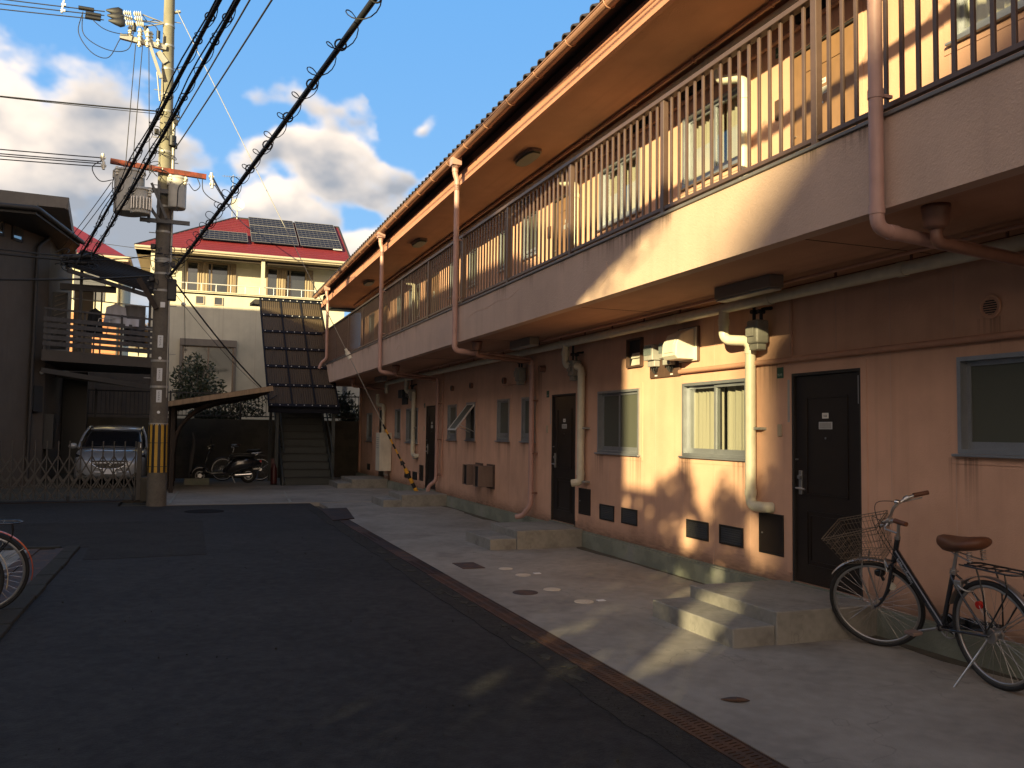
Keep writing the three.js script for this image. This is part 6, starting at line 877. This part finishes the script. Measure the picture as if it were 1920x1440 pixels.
// ================================================================ bicycles
function bicycle(name, label, group_, P, paint, o = {}) {
  // local frame: x forward, y up, z to the rider's right; baked into geometry then placed by the Group
  const b = thing(name, label, 'bicycle', group_); const r = .345, wb = 1.06;
  const S = V(.866, .69, 0), ax = V(.805 - .866, .855 - .69, 0).normalize(), stM = new THREE.Matrix4().makeTranslation(S.x, S.y, S.z).multiply(new THREE.Matrix4().makeRotationAxis(ax, P.steer)).multiply(new THREE.Matrix4().makeTranslation(-S.x, -S.y, -S.z));
  const turn = (gs) => { const g = merge([].concat(gs)); g.applyMatrix4(stM); return g; };
  const hub = [1.075, r, 0], q = (gs, front) => front ? turn(gs) : gs;
  const wheel = (c, front) => {
    const w = group('wheel', b), t = (m) => m.translate(...c);
    part('tyre', q([t(new THREE.TorusGeometry(r - .016, .0165, 10, 60))], front), M.rubber, w);
    part('rim', q([t(new THREE.TorusGeometry(r - .041, .0095, 8, 60)), t(new THREE.TorusGeometry(r - .036, .0115, 6, 60).scale(1, 1, .75))], front), M.dull, w);
    const sp = []; for (let i = 0; i < 36; i++) { const a = i / 36 * 6.283, s = i % 2 ? 1 : -1, a2 = a + s * (i % 4 < 2 ? .8 : -.8); sp.push(rod([c[0] + .02 * Math.cos(a2), c[1] + .02 * Math.sin(a2), s * .03], [c[0] + (r - .045) * Math.cos(a), c[1] + (r - .045) * Math.sin(a), 0], .0013, .0013, 4)); }
    part('spokes', q(sp, front), M.chrome, w); part('hub', q([rod([c[0], c[1], -.045], [c[0], c[1], .045], .017, .017, 14), rod([c[0], c[1], -.06], [c[0], c[1], .06], .006), ...(front ? [] : [rod([c[0], c[1], .02], [c[0], c[1], .04], .036, .036, 18), rod([c[0], c[1], -.045], [c[0], c[1], -.03], .05, .05, 18)])], front), M.dull, w);
    part('reflector', q([rod([c[0] + (front ? -.15 : .10), c[1] + (front ? .14 : .17), -.012], [c[0] + (front ? -.15 : .10), c[1] + (front ? .14 : .17), .012], .026, .026, 12)], front), front ? M.hood : M.red, w);
  };
  wheel([0, r, 0], false); wheel(hub, true);
  const fender = (c, a0, a1, front) => { const n = 28, pos = [], idx = []; for (let i = 0; i <= n; i++) { const a = mix(a0, a1, i / n); for (let k = 0; k <= 6; k++) { const f = (k / 6 - .5) * 2.4, rr = r + .016 + .012 * Math.cos(f); pos.push(c[0] + Math.cos(a) * rr, c[1] + Math.sin(a) * rr, .026 * Math.sin(f)); } } for (let i = 0; i < n; i++) for (let k = 0; k < 6; k++) { const p = i * 7 + k; idx.push(p, p + 1, p + 8, p, p + 8, p + 7); } const g = new THREE.BufferGeometry(); g.setAttribute('position', new THREE.Float32BufferAttribute(pos, 3)); g.setIndex(idx); g.computeVertexNormals(); g.setAttribute('uv', new THREE.Float32BufferAttribute(new Float32Array(pos.length / 3 * 2), 2)); part('mudguard', q([g], front), o.fender || M.dull, b); };
  fender([0, r, 0], .35, 3.35, false); fender(hub, .75, 2.95, true);
  part('mudguard_stay', [rod([0, r, .05], [-.30, .55, .03], .003), rod([0, r, -.05], [-.30, .55, -.03], .003), ...[]], M.dull, b); part('mudguard_stay', q([rod([hub[0], hub[1], .05], [hub[0] - .30, .52, .03], .003), rod([hub[0], hub[1], -.05], [hub[0] - .3, .52, -.03], .003)], true), M.dull, b);
  const bb = [.445, .295, 0], seat = [.295, .70, 0], ht = [.805, .855, 0], hb = [.866, .69, 0];
  const fr = part('frame', [rod(bb, seat, .0165, .0165, 14), rod([.447, .30, 0], [.838, .755, 0], .0275, .0275, 18), rod(hb, ht, .02, .02, 14), rod([bb[0], bb[1], -.035], [bb[0], bb[1], .035], .024, .024, 16), ...[-1, 1].flatMap((s) => [bent([[.42, .29, s * .03], [.33, .305, s * .045], [0, r, s * .06]], .0095), bent([[.30, .68, s * .02], [.24, .62, s * .045], [0, r, s * .06]], .0075)])], paint, b);
  if (o.text) { const m = lettering(.36, .03, (x, w, h) => { x.fillStyle = '#c9ccd2'; x.font = h * .95 + 'px sans-serif'; x.textBaseline = 'middle'; x.fillText(o.text, 4, h * .46, w - 8); }, '#05070c', 1024); const d = V(.391, .455, 0).normalize(), a = V(.802, .7131, 0), g = new THREE.CylinderGeometry(.0253, .0253, .36, 16, 1, true, -.62, 1.24); g.rotateX(Math.PI / 2).applyMatrix4(new THREE.Matrix4()); const uv = g.attributes.uv; const up = V(0, 0, -1), sd = d.clone().negate(); /* along -d, facing -z */ const pl = []; const nn = 8, pos = [], uvs = [], idx = [], nrm2 = V(-d.y, d.x, 0); for (let i = 0; i <= 1; i++) for (let k = 0; k <= nn; k++) { const f = mix(-.75, .75, k / nn), c = a.clone().addScaledVector(d, -i * .36).addScaledVector(up, Math.cos(f) * .0290).addScaledVector(nrm2, Math.sin(f) * .0290); pos.push(c.x, c.y, c.z); uvs.push(i, k / nn); } for (let k = 0; k < nn; k++) idx.push(k, k + nn + 1, k + nn + 2, k, k + nn + 2, k + 1); const gg = new THREE.BufferGeometry(); gg.setAttribute('position', new THREE.Float32BufferAttribute(pos, 3)); gg.setAttribute('uv', new THREE.Float32BufferAttribute(uvs, 2)); gg.setIndex(idx); gg.computeVertexNormals(); part('frame_lettering', gg, m, b, { uv: true }); }
  const fork = [...[-1, 1].map((s) => sweep(curve([[.872, .672, s * .05], [.93, .52, s * .05], [.985, .42, s * .052], [1.035, .365, s * .053], [hub[0], hub[1], s * .055]], 14), (t) => .0145 - .006 * t, 10)), rod([.872, .672, -.058], [.872, .672, .058], .017, .017, 12), rod([.878, .655, 0], [.866, .69, 0], .02)];
  part('fork', q(fork, true), paint, b);
  const bars = [rod([.80, .86, 0], [.772, .965, 0], .0125), rod([.805, .855, 0], [.80, .875, 0], .021), bent([[.772, .96, 0], [.76, .99, 0], [.83, 1.0, 0]], .014, .03), bent([[.635, 1.085, .305], [.72, 1.09, .245], [.83, 1.05, .17], [.84, 1.0, .06], [.84, 1.0, -.06], [.83, 1.05, -.17], [.72, 1.09, -.245], [.635, 1.085, -.305]], .0115, .07, 12)];
  part('handlebar', q(bars, true), M.dull, b); for (const s of [-1, 1]) part('grip', q([rod([.615, 1.084, s * .32], [.705, 1.09, s * .256], .0165, .0175, 14)], true), M.leather, b);
  for (const s of [-1, 1]) part('brake_lever', q([bent([[.76, 1.07, s * .225], [.79, 1.04, s * .265], [.73, 1.04, s * .315], [.675, 1.035, s * .355]], .0065, .03, 8), rod([.735, 1.085, s * .235], [.765, 1.075, s * .215], .022, .02, 12)], true), M.dull, b); part('bell', q([new THREE.SphereGeometry(.026, 14, 8).scale(1, .7, 1).translate(.80, 1.08, .17)], true), M.chrome, b);
  part('brake_cable', q([curve([[.77, 1.05, -.24], [.90, 1.08, -.12], [.92, .92, -.03], [.88, .72, .03]]), curve([[.77, 1.05, .24], [.93, 1.10, .1], [.92, .95, .03], [.87, .75, .04]])].map((c) => sweep(c, .0028, 5)), true), M.cable, b);
  part('brake', q([bent([[.90, .66, -.06], [.93, .70, 0], [.90, .66, .06]], .008), rod([.92, .62, .05], [.93, .70, .02], .007), rod([.92, .62, -.05], [.93, .7, -.02], .007)], true), M.dull, b);
  if (o.basket) {
    const tp = [[.885, -.17], [1.275, -.205], [1.275, .205], [.885, .17]], bt = [[.90, -.13], [1.17, -.155], [1.17, .155], [.90, .13]], yT = [1.015, .955, .955, 1.015], yB = .735, L = (i, j, t) => [mix(tp[i][0], tp[j][0], t), mix(yT[i], yT[j], t), mix(tp[i][1], tp[j][1], t)], Bm = (i, j, t) => [mix(bt[i][0], bt[j][0], t), yB, mix(bt[i][1], bt[j][1], t)], mx = (a, c, t) => a.map((v, k) => mix(v, c[k], t)); const g = [];
    for (let i = 0; i < 4; i++) { const j = (i + 1) % 4, n = i % 2 ? 11 : 13; for (let k = 0; k <= n; k++) g.push(rod(Bm(i, j, k / n), L(i, j, k / n), .0016, .0016, 4)); for (const t of [.0, .2, .4, .6, .8, .93, 1]) g.push(rod(mx(Bm(i, j, 0), L(i, j, 0), t), mx(Bm(i, j, 1), L(i, j, 1), t), t === 1 || t === .93 ? .0034 : .0018, undefined, 5)); }
    for (let k = 1; k < 10; k++) { g.push(rod(Bm(0, 1, k / 10), Bm(3, 2, k / 10), .0016, .0016, 4)); } for (let k = 1; k < 9; k++) g.push(rod(Bm(0, 3, k / 9), Bm(1, 2, k / 9), .0016, .0016, 4));
    part('basket', q(g, true), M.basket, b); part('basket_bracket', q([bent([[hub[0], hub[1], .07], [1.10, .6, .09], [1.06, .735, .09]], .006), bent([[hub[0], hub[1], -.07], [1.10, .6, -.09], [1.06, .735, -.09]], .006), rod([.83, .98, 0], [.90, .96, 0], .012)], true), M.dull, b);
    part('lamp', q([new THREE.SphereGeometry(.033, 14, 10).scale(1.3, 1, 1).translate(1.02, .56, .085), rod([1.0, .50, .07], [1.02, .56, .085], .012)], true), M.carDark, b);
  }
  const sd = (x, w, y0, y1) => Array.from({ length: 18 }, (_, k) => { const a = -k / 18 * 6.283, c = Math.cos(a), s = Math.sin(a); return [x, (y0 + y1) / 2 + s * (y1 - y0) / 2, c * w]; });
  part('saddle', loft([sd(.405, .012, .885, .915), sd(.39, .028, .858, .932), sd(.35, .042, .836, .944), sd(.29, .058, .832, .946), sd(.22, .085, .846, .944), sd(.15, .108, .858, .948), sd(.09, .118, .868, .957), sd(.045, .105, .878, .962), sd(.015, .07, .892, .958), sd(.003, .03, .912, .948)]), o.saddle || M.leather, b);
  part('saddle_spring', [-1, 1].flatMap((s) => [sweep(Array.from({ length: 40 }, (_, i) => { const a = i / 40 * 31; return V(.08 + .016 * Math.cos(a), .80 + .07 * i / 40, s * .055 + .016 * Math.sin(a)); }), .0032, 5), bent([[.36, .865, s * .015], [.24, .83, s * .025], [.08, .80, s * .05]], .0045)]), M.dull, b); part('seat_post', rod(seat, [.235, .865, 0], .0125, .0125, 12), M.dull, b); part('seat_clamp', [rod([.30, .685, 0], [.29, .715, 0], .022), rod([.285, .70, -.03], [.285, .7, .03], .006)], M.dull, b);
  const rk = .775; part('rack', [bent([[.20, rk - .01, .03], [.13, rk, .065], [-.24, rk - .005, .07], [-.29, rk - .005, 0], [-.24, rk - .005, -.07], [.13, rk, -.065], [.20, rk - .01, -.03]], .0065, .05, 8), ...[.06, -.04, -.14].map((x) => rod([x, rk, -.066], [x, rk, .066], .005)), rod([.19, rk - .01, 0], [-.27, rk, 0], .005), ...[-1, 1].flatMap((s) => [bent([[-.20, rk, s * .07], [-.215, .66, s * .075], [0, r + .02, s * .068]], .0055, .05), bent([[.02, rk, s * .07], [-.02, .62, s * .074], [0, r + .02, s * .068]], .0055, .05)])], o.rack || M.carDark, b);
  part('crank', [rod([bb[0], bb[1], -.05], [bb[0] + .15, bb[1] - .05, -.075], .0095), rod([bb[0], bb[1], .05], [bb[0] - .15, bb[1] + .05, .075], .0095), new THREE.TorusGeometry(.082, .006, 6, 36).translate(bb[0], bb[1], .04), ...Array.from({ length: 5 }, (_, i) => rod([bb[0], bb[1], .04], [bb[0] + .08 * Math.cos(i * 1.257), bb[1] + .08 * Math.sin(i * 1.257), .04], .007))], M.dull, b);
  part('pedal', rbx(bb[0] + .10, bb[0] + .195, bb[1] - .065, bb[1] - .04, -.165, -.085, .006), M.brownBox, b); part('pedal', [rbx(bb[0] - .195, bb[0] - .10, bb[1] + .04, bb[1] + .065, .085, .165, .006)], M.brownBox, b); part('chain_guard', [prism([[-.03, .36], [.0, .40], [.40, .375], [.47, .385], [.52, .33], [.50, .27], [.42, .24], [.38, .31], [.02, .325]], .012, 'z', .05)], M.carDark, b);
  part('kickstand', [bent([[.0, r - .02, -.06], [.03, .26, -.09], [.10 + .03, -.0 - (P.drop || 0), -.30]], .0075, .03, 8), rod([.13, -(P.drop || 0), -.30], [.16, -(P.drop || 0), -.305], .012)], M.chrome, b); part('wheel_lock', [new THREE.TorusGeometry(.05, .007, 6, 20).rotateX(Math.PI / 2).rotateZ(.6).translate(.20, .62, 0), rbx(.19, .25, .60, .66, -.05, -.03, .005)], M.dull, b);
  if (o.child) part('child_seat', [rbx(-.25, .05, .80, .86, -.13, .13, .03, 2)], M.black, b);
  b.matrixAutoUpdate = true; const f = V(Math.sin(P.h), 0, -Math.cos(P.h)), rt = V(Math.cos(P.h), 0, Math.sin(P.h)), u = V(0, Math.cos(P.lean), 0).addScaledVector(rt, Math.sin(P.lean)), lt = rt.clone().multiplyScalar(Math.cos(P.lean)).add(V(0, -Math.sin(P.lean), 0)); b.quaternion.setFromRotationMatrix(new THREE.Matrix4().makeBasis(f, u, lt)); b.position.set(P.x, P.y || 0, P.z); return b;
}
bicycle('bicycle', 'black city bicycle with wire basket and brown saddle against the pink wall', null, { x: 4.889, y: .004, z: -4.04, h: .095, lean: -.113, steer: .634, drop: .035 }, M.bikePaint, { basket: true, text: 'bobbycollection' });
bicycle('bicycle', 'bicycle with orange rear mudguard at the edge of the lane', 'bicycles parked in the side yard', { x: -1.55, y: .018, z: -8.32, h: -1.70, lean: -.09, steer: .1, drop: .0 }, M.orange, { fender: M.orange, saddle: M.black });
bicycle('bicycle', 'bicycle with ivory mudguard nearest the viewer at the lane edge', 'bicycles parked in the side yard', { x: -1.66, y: .02, z: -7.86, h: -1.78, lean: -.08, steer: -.1, drop: .0 }, M.ivory, { fender: M.ivory, saddle: M.black });
bicycle('bicycle', 'dark bicycle behind the motor scooter under the carport', null, { x: 2.15, y: .014, z: -27.0, h: -1.5, lean: .06, steer: .1 }, M.carDark, { fender: M.carDark, saddle: M.black });

const renderer = new THREE.WebGLRenderer({ antialias: true });
renderer.setSize(1024, 768); renderer.shadowMap.enabled = true; renderer.shadowMap.type = THREE.PCFSoftShadowMap;
renderer.toneMapping = THREE.LinearToneMapping; renderer.toneMappingExposure = EXPOSURE;
renderer.render(scene, camera);
